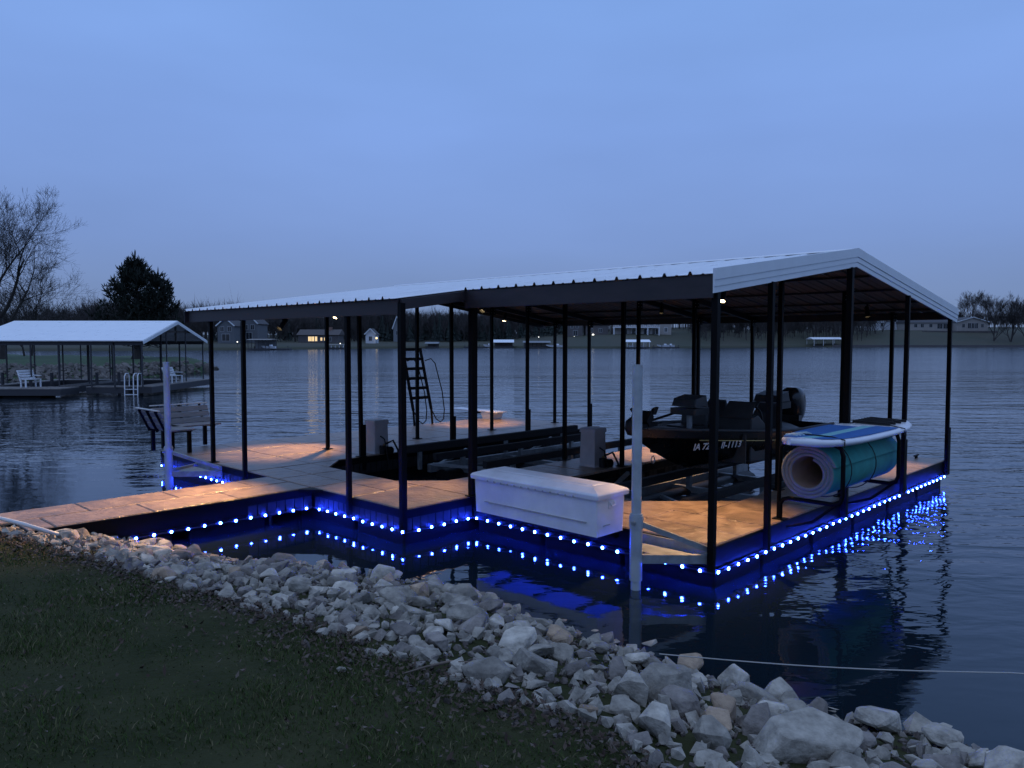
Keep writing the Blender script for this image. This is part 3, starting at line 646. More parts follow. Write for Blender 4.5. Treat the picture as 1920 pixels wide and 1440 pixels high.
cabinet(3.80, 2.95, 'grey plastic cabinet standing on the middle finger in front of the boat', .60, .30)
cabinet(7.42, 1.45, 'grey plastic cabinet at the corner of the wide platform by the empty slip', .58, .30)

# ---- boat lifts
def boat_lift(uc, label, empty):
    t = dthing('boat_lift', label, 'boat lift', uc, 4.3, 0., group='boat lifts in the slips')
    z = .10 if empty else .02
    for s_ in (-1, 1):
        MB().bar((-2.35, s_ * .62, z + .30), (1.9, s_ * .62, z + .30), .10, .12).build('bunk', 'carpet', t, bevel=.01)
        MB().bar((-2.2, s_ * .95, z + .05), (2.3, s_ * .95, z + .05), .09, .14).build('side_beam', 'galv', t)
        MB().tube([(-2.1, s_ * .70, z - .17), (1.9, s_ * .70, z - .17)], .22, 14).build('tank', 'black_plastic', t)
        for x in (-1.7, -.2, 1.3):
            MB().bar((x, s_ * .62, z + .02), (x, s_ * .62, z + .245), .07).build('bracket', 'galv', t)
        for x in (-2.0, .4): MB().bar((x, s_ * 1.02, z + .05), (x + .85, s_ * 1.12, .36), .05, .05).build('swing_arm', 'galv', t)
    for x in (-1.7, -.2, 1.3): MB().bar((x, -.99, z + .02), (x, .99, z + .02), .09, .10).build('cross_beam', 'galv', t)
    MB().bar((-2.15, -.9, z + .12), (-1.4, .35, z + .12), .05, .05).build('strut', 'galv', t); MB().bar((-2.15, .9, z + .12), (-1.4, -.35, z + .06), .05, .05).build('strut', 'galv', t)
    if empty:   # the raised left bunk seen over the finger
        MB().bar((-2.75, 1.02, .52), (1.95, 1.02, .52), .11, .13).build('guide_bunk', 'carpet', t, bevel=.015)
        for x in (-2.35, -.2, 1.5): MB().bar((x, 1.02, .14), (x, 1.02, .455), .06).build('bracket', 'galv', t)
boat_lift(2.15, 'dark boat lift carrying the black fishing boat', False)
boat_lift(5.83, 'empty boat lift with long carpeted bunks', True)

# ---- fishing boat: bow towards the bank (local -x), local y = across
bt = dthing('fishing_boat', 'black aluminium fishing boat with outboard motor sitting on its lift', 'boat', 2.15, 4.0, 0.)
def hull_section(x):
    s = (x + 2.15) / 4.3                                    # 0 bow .. 1 transom
    half = .86 * min(1, (max(0, s) / .42) ** .55) if s < .42 else .86 - .05 * (s - .42)
    half = max(half, .035); gun = 1.24 - .17 * min(1, s * 1.5) - .03 * s; keel = .52 + .55 * max(0, 1 - s / .36) ** 1.5
    chine_z = keel + (.20 if s > .3 else .20 + .22 * (1 - s / .3)) ; ch = half * .80; chine_z = min(chine_z, gun - .06)
    return half, ch, keel, chine_z, gun
xs = [-2.15, -2.05, -1.9, -1.7, -1.4, -1.0, -.4, .3, 1.0, 1.7, 2.15]; rings = []
for x in xs:
    h, c, k, cz, g = hull_section(x)
    rings.append([(x, -h, g), (x, -h * .97, g - .10), (x, -c, cz), (x, -c * .5, (cz + k) / 2 - .01), (x, 0, k), (x, c * .5, (cz + k) / 2 - .01), (x, c, cz), (x, h * .97, g - .10), (x, h, g)])
hb = MB(); hb.loft(rings, closed=False, cap=False); hb.add(rings[-1], [tuple(range(9))]); hb.add(rings[0], [tuple(range(9))])
hull = hb.build('hull', 'hull_black', bt); sol = hull.modifiers.new('t', 'SOLIDIFY'); sol.thickness = .02; sol.offset = 0
es = hull.modifiers.new('e', 'EDGE_SPLIT'); es.split_angle = R(40)
for s_ in (-1, 1):
    MB().tube([(x, s_ * hull_section(x)[0], hull_section(x)[4] + .005) for x in np.linspace(-2.12, 2.12, 22)], .022, 8).build('gunwale', 'boat_grey', bt)
    MB().tube([(x, s_ * (hull_section(x)[0] + .004), hull_section(x)[4] - .13) for x in np.linspace(-1.5, 2.12, 18)], .009, 6).build('stripe', 'brass' if s_ < 0 else 'boat_grey', bt)
def deckpoly(x0, x1, drop, name, m):
    xx = np.linspace(x0, x1, 9); a = [(x, -(hull_section(x)[0] - .02), hull_section(x)[4] - drop) for x in xx]; b = [(x, (hull_section(x)[0] - .02), hull_section(x)[4] - drop) for x in xx]
    mb = MB(); mb.add(a + b, [(i, i + 1, 9 + i + 1, 9 + i) for i in range(8)]); mb.build(name, m, bt)
deckpoly(-2.1, -.75, .03, 'bow_deck', 'boat_grey'); deckpoly(-.75, 1.3, .42, 'cockpit_floor', 'boat_grey'); deckpoly(1.3, 2.12, .10, 'stern_deck', 'boat_grey')
MB().box((-.765, -.78, .70), (-.745, .78, 1.10)).build('bow_bulkhead', 'boat_grey', bt); MB().box((1.29, -.8, .66), (1.31, .8, .95)).build('stern_bulkhead', 'boat_grey', bt)
# console, wheel, windscreen, seats
con = MB().prism([(-.55, .66), (-.05, .66), (-.10, 1.20), (-.32, 1.34), (-.52, 1.30)], 1, -.74, -.22).build('console', 'vinyl', bt, bevel=.02)
MB().add([(-.50, -.72, 1.30), (-.50, -.24, 1.30), (-.30, -.27, 1.52), (-.30, -.69, 1.52)], [(0, 1, 2, 3)]).build('windscreen', 'boat_grey', con)
MB().tube([(.0 + .03 * math.cos(a_), -.48 + .17 * math.cos(a_), 1.26 + .17 * math.sin(a_)) for a_ in np.linspace(0, 6.283, 20)], .016, 6).build('steering_wheel', 'black_plastic', con)
def seat(x, y, z, folded=False, s=1.):
    root = bpy.data.objects.new('seat', None); COL.objects.link(root); root.parent = bt
    MB().tube([(x, y, z - .32), (x, y, z)], .04, 10).build('pedestal', 'galv', root)
    MB().loft([ [(x + a * .22 * s, y + b * .23 * s, z + c) for a, b in ((-1, -1), (1, -1), (1, 1), (-1, 1))] for c in (0, .10 * s)], sm=False).build('cushion', 'vinyl', root, bevel=.035, seg=3)
    if folded: mb = MB().loft([[(x - .22 * s + c * .02, y + b * .22 * s, z + .11 + a * .11 * s) for a, b in ((0, -1), (1, -1), (1, 1), (0, 1))] if False else [(x + q * s, y + b * .22 * s, z + .115 + w * s) for q, b, w in ((-.2, -1, 0), (.2, -1, 0), (.2, 1, 0), (-.2, 1, 0))], [(x + q * s, y + b * .2 * s, z + .22 + w * s) for q, b, w in ((-.16, -1, 0), (.18, -1, .05), (.18, 1, .05), (-.16, 1, 0))]], sm=False)
    else: mb = MB().loft([[(x + .20 * s + d_, y + b * .22 * s, z + .05 + a * .0) for d_, b, a in ((-.05, -1, 0), (.06, -1, 0), (.06, 1, 0), (-.05, 1, 0))], [(x + .24 * s + d_, y + b * .21 * s, z + .30 * s) for d_, b in ((-.05, -1), (.05, -1), (.05, 1), (-.05, 1))], [(x + .30 * s + d_, y + b * .15 * s, z + .46 * s) for d_, b in ((-.03, -1), (.03, -1), (.03, 1), (-.03, 1))]], sm=False)
    mb.build('backrest', 'vinyl', root, bevel=.03, seg=3)
seat(-1.02, -.05, 1.36, True, .9); seat(.30, -.45, .99); seat(.30, .42, .99); seat(-.35, .40, 1.02); seat(1.62, .0, 1.28, True, 1.05)
cov = MB(); cov.loft([[(x, y * w, z0 + h * math.sin(math.pi * (k / 8)) ** .8) for k, y in enumerate(np.linspace(-.6, .6, 9))] for x, w, z0, h in ((.55, .8, .98, .12), (.8, 1, .98, .26), (1.15, 1., .98, .20), (1.5, .9, 1.0, .10))], closed=False, cap=False); cov.build('gear_cover', 'vinyl', bt)
# trolling motor on the bow
tm = MB(); tm.tube([(-2.0, .05, 1.30), (-.95, .18, 1.37)], .018, 8); tm.bar((-2.22, .0, 1.27), (-1.75, .06, 1.27), .12, .05); tm.bar((-2.05, .02, 1.29), (-1.92, .04, 1.42), .14, .12); tmo = tm.build('trolling_motor', 'black_plastic', bt)
MB().tube([(-2.42, -.02, 1.18), (-2.40, -.02, 1.24), (-2.38, -.02, 1.34), (-2.36, -.02, 1.40)], [.03, .075, .08, .03], 12).build('propeller_hub', 'black_plastic', tmo)
MB().prism([(-2.42, 1.38), (-2.33, 1.36), (-2.30, 1.46), (-2.36, 1.54), (-2.44, 1.52), (-2.38, 1.46)], 1, -.05, -.03).build('fin', 'black_plastic', tmo)
MB().prism([(-1.86, 1.40), (-1.78, 1.40), (-1.72, 1.50), (-1.82, 1.48)], 1, 0, .05).build('foot_pedal', 'black_plastic', tmo)
MB().tube([(-1.45, -.52, 1.16), (-1.42, -.52, 1.22), (-1.30, -.56, 1.22), (-1.27, -.56, 1.16)], .012, 6).build('grab_rail', 'black_plastic', bt)
MB().tube([(-1.88 + .04 * math.cos(a_), -.02, .80 + .05 * math.sin(a_)) for a_ in np.linspace(0, 6.283, 12)], .009, 6).build('bow_eye', 'galv', bt)
# outboard
ob = bpy.data.objects.new('outboard_motor', None); COL.objects.link(ob); ob.parent = bt
def oring(z, x0, x1, w): return [(x0, -w, z), ((x0 + x1) / 2, -w * 1.12, z), (x1, -w * .75, z), (x1 + .03, 0, z), (x1, w * .75, z), ((x0 + x1) / 2, w * 1.12, z), (x0, w, z), (x0 - .02, 0, z)]
cw_ = MB().loft([oring(1.02, 2.32, 2.62, .13), oring(1.10, 2.27, 2.68, .17), oring(1.27, 2.22, 2.72, .19), oring(1.44, 2.20, 2.70, .185), oring(1.55, 2.24, 2.62, .15), oring(1.59, 2.32, 2.54, .09)]).build('cowling', 'motor_black', ob)
cw_.modifiers.new('s', 'SUBSURF').render_levels = 1
MB().loft([oring(1.12, 2.34, 2.58, .09), oring(.75, 2.36, 2.54, .055), oring(.45, 2.36, 2.52, .04)]).build('leg', 'motor_black', ob)
MB().box((2.24, -.20, .70), (2.36, .20, 1.12)).build('mount', 'motor_black', ob); MB().prism([(2.34, .60), (2.72, .60), (2.74, .62), (2.34, .64)], 1, -.10, .10).build('plate', 'motor_black', ob)
MB().tube([(2.26, -.02, .42), (2.36, 0, .43), (2.52, 0, .43), (2.66, 0, .42)], [.02, .06, .06, .02], 10).build('gearcase', 'motor_black', ob)
# registration on the side facing the bank side
def text_mesh(s, size, name, parent, m, ext=.002):
    cu = bpy.data.curves.new('t', 'FONT'); cu.body = s; cu.size = size; cu.extrude = ext; cu.align_x = 'CENTER'; cu.align_y = 'CENTER'; cu.shear = .25; cu.offset = .002
    tmp = bpy.data.objects.new('t', cu); COL.objects.link(tmp); dg = bpy.context.evaluated_depsgraph_get(); dg.update()
    me = bpy.data.meshes.new_from_object(tmp.evaluated_get(dg)); bpy.data.objects.remove(tmp); me.materials.clear(); me.materials.append(MATS[m])
    return link(name, me, parent)
_h = hull_section(-.55)
tx = text_mesh('IA 7291  II-1113', .125, 'registration_number', hull, 'number_white'); tx.location = (-1.22, -(hull_section(-1.22)[0] * .97 + .026), hull_section(-1.22)[4] - .20)
a_ = math.atan2(hull_section(-.75)[0] - hull_section(-1.7)[0], .95); tx.rotation_euler = (R(90) + .10, 0, -a_)

# ---- rack with rolled mat and paddle board on the outer finger
rk = dthing('board_rack', 'black bent-tube rack bolted to the outer finger', 'rack', 0, 2.35, ZD)
for x in (-.85, .85):
    pts = [(x, .05, .0), (x, .05, .17), (x, .02, .225), (x, -.04, .245), (x, -.52, .245), (x, -.595, .27), (x, -.62, .34), (x, -.62, .76), (x, -.595, .84), (x, -.52, .87), (x, -.02, .87)]
    MB().tube(pts, .024, 10).build('frame_tube', 'black_steel', rk)
    MB().tube([(x, -.02, .87), (x, .05, .80), (x, .07, .2), (x, .07, 0)], .022, 10).build('upright', 'black_steel', rk)
    MB().box((x - .06, -.02, .001), (x + .06, .12, .012)).build('foot_plate', 'black_steel', rk)
    MB().tube([(x, -.60, .28), (x + .02, -.3, .02), (x + .02, -.02, -.08)], .016, 8).build('stay', 'black_steel', rk)
mt = dthing('rolled_mat', 'thick teal foam swim mat rolled up and strapped to the rack', 'mat', -.275, 2.42, ZD + .272)
def roll(r0, r1, turns, x0, x1, off=0., n=90):
    out = []
    for k in range(n + 1):
        a_ = 2 * math.pi * turns * k / n; r = r0 + (r1 - r0) * k / n; out.append((a_, r))
    return out
th = .036; sp = roll(.150, .276, 3.15, 0, 0, n=130); L_ = .98
def rollmesh(a0, a1, mn, outer):
    mb = MB(); n = len(sp)
    for sgn in (0, 1): pass
    rings = []
    for i in range(a0, a1):
        a_, r = sp[i]; c, s_ = math.cos(a_ + 1.9), math.sin(a_ + 1.9)
        rings.append([(x, (r + d_) * c, .30 + (r + d_) * s_ * .95 - .015) for x, d_ in ((-L_, 0), (L_, 0), (L_, th), (-L_, th))])
    mb.loft(rings); return mb
full = rollmesh(0, len(sp), None, True); me = full.mesh('foam', 'mat_foam'); me.materials.append(MATS['mat_teal']); me.materials.append(MATS['mat_inner'])
for p_ in me.polygons:
    c = p_.center; rad = math.hypot(c.y, c.z - .30)
    if abs(p_.normal.x) < .3:
        n_out = (p_.normal.y * c.y + p_.normal.z * (c.z - .30)) > 0
        p_.material_index = 1 if n_out else 2
link('foam', me, mt)
for x in (-.62, .1): MB().tube([(x, .322 * math.cos(q), .30 + .318 * math.sin(q)) for q in np.linspace(0, 6.283, 30)], .006, 6).build('strap', 'strap', mt)
pb = dthing('paddle_board', 'white paddle board with blue deck pad lying strapped on top of the rack', 'paddle board', -.33, 2.42, ZD + .905)
def bw(s): return .40 * (max(0, 1 - abs((s - .05)) ** 2.6)) ** .55        # s -1 nose .. 1 tail
def bz(s): return .16 * max(0, -s - .45) ** 2 + .05 * max(0, s - .6) ** 2
LB = 1.58; ss = [-.999, -.97, -.92, -.85, -.75, -.6, -.4, -.15, .1, .35, .6, .78, .9, .97, .999]; rings = []
for s_ in ss:
    w = max(bw(s_), .02); z = bz(s_)
    rings.append([(s_ * LB, w * a_, z + b_ * (.042 if abs(s_) < .9 else .032)) for a_, b_ in ((-.86, -1), (-1, -.3), (-1, .35), (-.9, .85), (-.5, 1), (.5, 1), (.9, .85), (1, .35), (1, -.3), (.86, -1))])
bd = MB().loft(rings).build('body', 'board_white', pb); 
def pad(s0, s1, y0, y1, m, name, lift):
    xx = np.linspace(s0, s1, 15); mb = MB()
    def cl(s_, y): w = bw(s_) * .90; return max(-w, min(w, y))
    vs = [(s_ * LB, cl(s_, y0 + .0), bz(s_) + .0425 + lift) for s_ in xx] + [(s_ * LB, cl(s_, y1), bz(s_) + .0425 + lift) for s_ in xx]
    mb.add(vs, [(i, i + 1, 16 + i, 15 + i) for i in range(14)]); o = mb.build(name, m, pb, fix=False); q = o.modifiers.new('t', 'SOLIDIFY'); q.thickness = .004; q.offset = 1; return o
pad(-.80, .34, -.38, -.10, 'board_blue', 'deck_pad', 0); pad(-.78, .30, -.097, .02, 'board_aqua', 'deck_pad', 0); pad(-.86, .20, .023, .36, 'board_blue', 'deck_pad', 0)
for i in range(5):
    a_ = -.74 + i * .055; MB().tube([(a_ * LB, .10, bz(a_) + .050), ((a_ + .035) * LB, .17 + .02 * (i % 2), bz(a_) + .050), ((a_ + .01) * LB, .23, bz(a_) + .050)], [.012, .02, .010], 6).build('print_mark', 'board_print', pb)
mb = MB()
for i in range(7): x = .42 + i * .06; mb.bar((x * LB, -.22 + .06 * (i % 2), .060), (x * LB + .08, .24, .063), .022, .03)
mb.build('tail_pad', 'strap', pb)
for s_ in (-.62, .40):
    w = bw(s_); z = bz(s_); MB().tube([(s_ * LB, -w * 1.02, z - .05), (s_ * LB, -w * 1.03, z + .03), (s_ * LB + .01, -w * .6, z + .054), (s_ * LB + .04, w * .5, z + .056), (s_ * LB + .05, w * 1.03, z + .02)], .007, 6).build('strap', 'strap', pb)

# ---- benches at the platform corner
def bench(u, v, label, rz, length):
    t = thing('bench', label, 'bench', dk(u, v, ZD), DROT + rz, 'benches at the platform corner')       # local x = along, local +y = towards the back
    h = length / 2
    for x in (-h + .14, h - .14):
        MB().box((x - .03, -.20, 0), (x + .03, -.14, .37)).build('leg', 'black_steel', t); MB().box((x - .03, .14, 0), (x + .03, .20, .37)).build('leg', 'black_steel', t)
        MB().bar((x, -.22, .385), (x, .24, .385), .05, .03).build('seat_support', 'black_steel', t)
        MB().bar((x, .22, .37), (x, .40, .76), .05, .03, up=(1, 0, 0)).build('back_support', 'black_steel', t, bevel=.003)
    MB().bar((0, .225, .37), (0, .405, .76), .05, .03, up=(1, 0, 0)).build('back_support', 'black_steel', t, bevel=.003)
    for y in (-.15, .0, .15): MB().box((-h, y - .07, .401), (h, y + .07, .428)).build('slat', 'bench_slat', t, bevel=.004)
    for k in range(3):
        z = .475 + k * .105; y = .245 + (z - .44) * .46
        MB().bar((-h, y - .012, z), (h, y - .012, z), .098, .022, up=(0, 1, -.46)).build('slat', 'bench_slat', t, bevel=.004)
    MB().bar((-h, .40, .772), (h, .40, .772), .05, .018).build('cap', 'bench_cap', t, bevel=.003)
bench(10.12, -1.02, 'grey slatted bench on the dock edge with its back to the bank', R(90), 1.0)
bench(10.42, -.58, 'grey slatted bench facing the dock with its back to the open lake', R(0), 1.05)

# ---- swim ladder folded up on the platform edge
ld = dthing('swim_ladder', 'dark swim ladder swung up to stand above the platform edge', 'ladder', 10.38, 4.95, ZD)
# local x = v, y = u ; the ladder leans outwards to the left-back
for s_ in (-1, 1):
    x = s_ * .27
    MB().bar((x, .06, .33), (x + (-.035 if s_ > 0 else -.02), .42, 1.78), .045, .06).build('side_rail', 'black_steel', ld, bevel=.004)
    MB().bar((x - .10, -.10, .0), (x, .06, .33), .045, .06).build('foot', 'black_steel', ld, bevel=.004)
    MB().tube([(x + .01, .30, 1.48), (x + .10, .18, 1.53), (x + .16, .10, 1.42), (x + .24, -.06, .75), (x + .27, -.10, .32), (x + .23, -.12, .10), (x + .15, -.10, .03), (x + .06, -.05, .10), (x + .0, .05, .33)], .013, 8).build('handrail', 'black_steel', ld)
for k in range(6):
    f_ = k / 5; z = .62 + f_ * 1.13; y = .06 + (z - .33) / 1.45 * .36; MB().box((-.29 - .02 * f_, y - .05, z - .034), (.27 - .03 * f_, y + .05, z + .034)).build('step', 'black_steel', ld, bevel=.004)
# ---- diving board
dv_ = dthing('diving_board', 'short white diving board on a boxy pedestal at the far platform corner', 'diving board', 10.15, 6.95, ZD)
MB().loft([ring4(.17, .17, 0), ring4(.19, .22, .17)], sm=False).build('pedestal', 'box_white', dv_, bevel=.012)
MB().loft([[(x, y, z) for x, z in ((-.2, .175), (.2, .175), (.2, .20), (-.2, .20))] for y in (-.34, 1.35)], sm=False).build('board', 'box_white', dv_, bevel=.006)
MB().bar((-.2, .30, .16), (.2, .30, .16), .05, .05).build('fulcrum', 'black_plastic', dv_)
# ================================================================== background: peninsula, neighbour's dock, far shore
mat('lawn', (.040, .075, .026), .95, var=.25, scale=.25, bump=.6, bscale=3.)
mat('far_lawn', (.034, .042, .022), .95, var=.35, scale=.06, col2=(.060, .054, .034))
mat('far_rock', (.13, .115, .10), .9, var=.5, scale=1.6)
mat('bark', (.040, .034, .030), .9, var=.3, scale=3.)
mat('far_bark', (.050, .044, .042), .9)
mat('needles', (.010, .016, .010), .9, var=.4, scale=2.)
mat('far_needles', (.020, .030, .026), .9, var=.4, scale=.3)
mat('wood_deck', (.24, .22, .20), .8, var=.2, scale=4.)
mat('far_post', (.045, .045, .05), .6)
mat('far_white', (.74, .76, .78), .5)
mat('siding_slate', (.12, .13, .14), .7, var=.08, scale=1.)
mat('window_trim', (.34, .35, .36), .6)
mat('siding_grey', (.20, .215, .23), .7, var=.06, scale=1.)
mat('siding_white', (.62, .64, .66), .7, var=.05, scale=1.)
mat('siding_tan', (.34, .31, .28), .7, var=.08, scale=1.)
mat('siding_dark', (.10, .09, .09), .7, var=.15, scale=1.)
mat('shingle', (.075, .075, .08), .85, var=.2, scale=2.)
mat('shingle_brown', (.095, .08, .075), .85, var=.2, scale=2.)
mat('pane', (.02, .025, .03), .08)
mat('pane_lit', (.9, .7, .4), .4, emis=(1., .68, .28), estr=1.1)
mat('lamp_white', (.9, .9, .8), .4, emis=(1., .93, .78), estr=2.6)
mat('lamp_warm', (.9, .8, .5), .4, emis=(1., .70, .26), estr=2.2)
mat('brick', (.22, .13, .10), .85, var=.2, scale=3.)
mat('pontoon', (.5, .52, .54), .4, metal=.4)

# ---- bare trees
def grow(seed, H, spread, levels, trunk_r, n0=6, up=.25, sides=4, start=.25, minr=.012, twig=3, wig=.22, limb=(.42, .62)):
    r = random.Random(seed); mb = MB()
    def br(p, d, Ln, rad, lev):
        k = 4 if lev < 2 else 3; pts = [p]; dd = d.copy()
        for i in range(k):
            dd = (dd + Vector((r.uniform(-1, 1), r.uniform(-1, 1), r.uniform(-.6, 1) + up * .4)) * wig).normalized(); pts.append(pts[-1] + dd * (Ln / k))
        rr = [max(minr * .6, rad * (1 - .62 * i / k)) for i in range(k + 1)]
        mb.tube(pts, rr, sides if lev < 2 else 3, cap=False, sm=False)
        if lev >= levels: return
        n = n0 if lev == 0 else r.choice((3, 4, twig + 1, twig + 1))
        for i in range(n):
            t = start + (1 - start) * (i + r.uniform(.2, 1)) / n if lev == 0 else r.uniform(.28, 1.0)
            f = min(k - 1e-6, t * k); a = int(f); q = pts[a].lerp(pts[a + 1], f - a); base = (pts[a + 1] - pts[a]).normalized()
            ax = base.orthogonal().normalized(); ax.rotate(Quaternion(base, r.uniform(0, 6.28)))
            nd = (base * r.uniform(.55, .95) + ax * spread * r.uniform(.6, 1.15) + Vector((0, 0, up))).normalized()
            br(q, nd, Ln * r.uniform(.50, .74) * (1.0 if lev else (1.15 - .45 * t)), max(minr, rr[a] * (r.uniform(*limb) if lev < 2 else r.uniform(.42, .62))), lev + 1)
        if lev > 0: br(pts[-1], dd, Ln * .6, max(minr, rr[-1]), lev + 1)
    br(Vector((0, 0, -.15)), Vector((r.uniform(-.06, .06), 0, 1)).normalized(), H * .60, trunk_r, 0)
    zmax = max(v[2] for v in mb.v); s = H / zmax
    mb.v = [(x * s, y * s, z * s) for x, y, z in mb.v]; return mb
def split_tree(mb_trunk_r, mb):
    pass
def bare_tree(name, label, loc, seed, H, m='bark', group=None, rz=0., **k):
    t = thing(name, label, 'tree', loc, rz, group); full = grow(seed, H, **k)
    # the first tube is the trunk, the rest the crown
    nv = 5 * k.get('sides', 4); nf = 4 * k.get('sides', 4)
    tr = MB(); tr.v = full.v[:nv]; tr.f = full.f[:nf]; tr.smooth = full.smooth[:nf]
    cr = MB(); cr.v = full.v[nv:]; cr.f = [tuple(i - nv for i in f) for f in full.f[nf:]]; cr.smooth = full.smooth[nf:]
    link('trunk', tr.mesh('trunk', m, fix=False), t); link('crown', cr.mesh('crown', m, fix=False), t); return t

# ---- peninsula
def pen_z(k): return k
PEN = [(-900, 726), (-300, 722), (0, 716), (130, 714), (250, 709), (330, 703), (385, 698), (402, 693)]
def make_peninsula():
    xs = np.linspace(-900, 402, 80); near = np.array([CAM_H * FPX / (np.interp(x, [a for a, b in PEN], [b for a, b in PEN]) - YH) for x in xs])
    far = np.array([np.interp(x, [-900, 0, 250, 380, 402], [100, 86, 74, 66, 63.6]) for x in xs])
    prof = [(-.02, -.4), (0., .0), (.05, .35), (.11, .72), (.2, .85), (.5, 1.05), (.85, .95), (.97, .45), (1.0, 0), (1.03, -.4)]; rows = []
    for f_, z in prof:
        row = []
        for x, a, b in zip(xs, near, far):
            D = a + (b - a) * f_; w = b - a; zz = z * min(1, w / 12) if z > 0 else z; row.append(((x - 960) / FPX * D, D, zz + (.06 * math.sin(x * .05 + f_ * 9) if .15 < f_ < .9 else 0)))
        rows.append(row)
    n = len(xs); mb = MB(); mb.v = [p for r_ in rows for p in r_]; mb.f = [(j * n + i, j * n + i + 1, (j + 1) * n + i + 1, (j + 1) * n + i) for j in range(len(rows) - 1) for i in range(n - 1)]; mb.smooth = [True] * len(mb.f)
    tag(mb.build('peninsula', 'lawn', fix=False), kind='structure')
    # rock edge: too small in the picture to pick apart
    r = np.random.default_rng(3); me = rock_mesh('tmp', 77, 12, .7, 'far_rock', 0); pv = np.array([v.co[:] for v in me.vertices]); pf = [tuple(p.vertices) for p in me.polygons]; bpy.data.meshes.remove(me); mb = MB()
    for _ in range(1500):
        i = r.integers(20, n); f_ = r.uniform(-.005, .115) if r.uniform() < .85 else r.uniform(.93, 1.0); D = near[i] + (far[i] - near[i]) * f_; w = far[i] - near[i]
        x = xs[i] + r.uniform(-8, 8); z = np.interp(f_, [p_[0] for p_ in prof], [p_[1] for p_ in prof]) * min(1, w / 12); s = r.uniform(.12, .34)
        q = np.array(Quaternion(r.normal(size=4)).normalized().to_matrix()); mb.add(((pv @ q.T) * s + np.array([(x - 960) / FPX * D, D, z + .05])).tolist(), pf)
    o = mb.build('riprap', 'far_rock', fix=False); tag(o, 'grey stones heaped along the edge of the peninsula', 'rocks', kind='stuff')
make_peninsula()
def on_pen(x, D): return Vector(((x - 960) / FPX * D, D, .95))
bare_tree('bare_tree', 'big leafless tree on the peninsula with wide spreading twiggy crown', on_pen(3, 60), 13, 13.6, spread=1.0, levels=6, trunk_r=.36, n0=7, up=.20, sides=6, start=.20, minr=.0095, twig=2, wig=.2, limb=(.58, .74))
bare_tree('bare_tree', 'slim leafless sapling on the peninsula with a straight thin stem', on_pen(47, 66), 31, 7.2, spread=.8, levels=4, trunk_r=.09, n0=12, up=.05, sides=4, start=.2, minr=.012, wig=.12)
bare_tree('bare_tree', 'slim leafless sapling beside the big bare tree, the taller of two', on_pen(60, 68), 35, 8.6, spread=.8, levels=4, trunk_r=.10, n0=14, up=.05, sides=4, start=.2, minr=.012, wig=.12)
# ---- cedar
def cedar(loc):
    t = thing('evergreen_tree', 'dark bushy evergreen with spiky twin tops on the peninsula', 'tree', loc)
    r = random.Random(5)
    MB().tube([(0, 0, -.2), (.02, 0, .35), (0, 0, 1.2), (.05, 0, 4), (0, 0, 6.5)], [.62, .36, .26, .18, .05], 10).build('trunk', 'bark', t)
    fo = MB(); bb = MB()
    def spray(p, d, n, s):
        for _ in range(n):
            q = Vector((r.gauss(0, 1), r.gauss(0, 1), r.gauss(.15, .8))).normalized(); dd = (d * .9 + q * .75).normalized(); w = dd.cross(Vector((r.gauss(0, 1), r.gauss(0, 1), r.gauss(0, 1)))).normalized()
            L_ = s * r.uniform(.6, 1.3); a = p + q * s * .22; fo.add([a - w * s * .13, a + w * s * .13, a + dd * L_ * .55 + w * s * .10, a + dd * L_, a + dd * L_ * .55 - w * s * .10], [(0, 1, 2, 3, 4)])
    def crown(bx, base, top, width, n):
        for i in range(n):
            f_ = (i + r.random()) / n; z = base + (top - base) * f_ ** .8 * .94; Ln = width * (1 - f_) ** 1.0 * r.uniform(.6, 1.2) + .22; a = r.uniform(0, 6.28)
            d = Vector((math.cos(a), math.sin(a), .10)); p = Vector((bx + .1 * math.cos(a), .1 * math.sin(a), z)); pts = [p]; k = 6
            for j in range(k):
                d = (d + Vector((0, 0, .06 + .20 * j / k))).normalized(); p = p + d * (Ln / k); pts.append(p)
                if j > 0 or Ln < 1: spray(p, d, 6 if Ln > 1 else 4, .30)
            spray(p, (d + Vector((0, 0, .9))).normalized(), 5, .42); spray(p + Vector((d.x * .2, d.y * .2, .3)), Vector((d.x * .3, d.y * .3, 1)).normalized(), 4, .34); bb.tube(pts, [.035 * (1 - j / (k + 1)) + .006 for j in range(k + 1)], 3, cap=False, sm=False)
        spray(Vector((bx, 0, top)), Vector((0, 0, 1)), 8, .55)
    crown(0, .7, 7.7, 3.2, 220); crown(1.75, .8, 6.4, 2.0, 110)
    fo.build('crown', 'needles', t, fix=False); bb.build('limbs', 'bark', t, fix=False)
cedar(on_pen(258, 60))

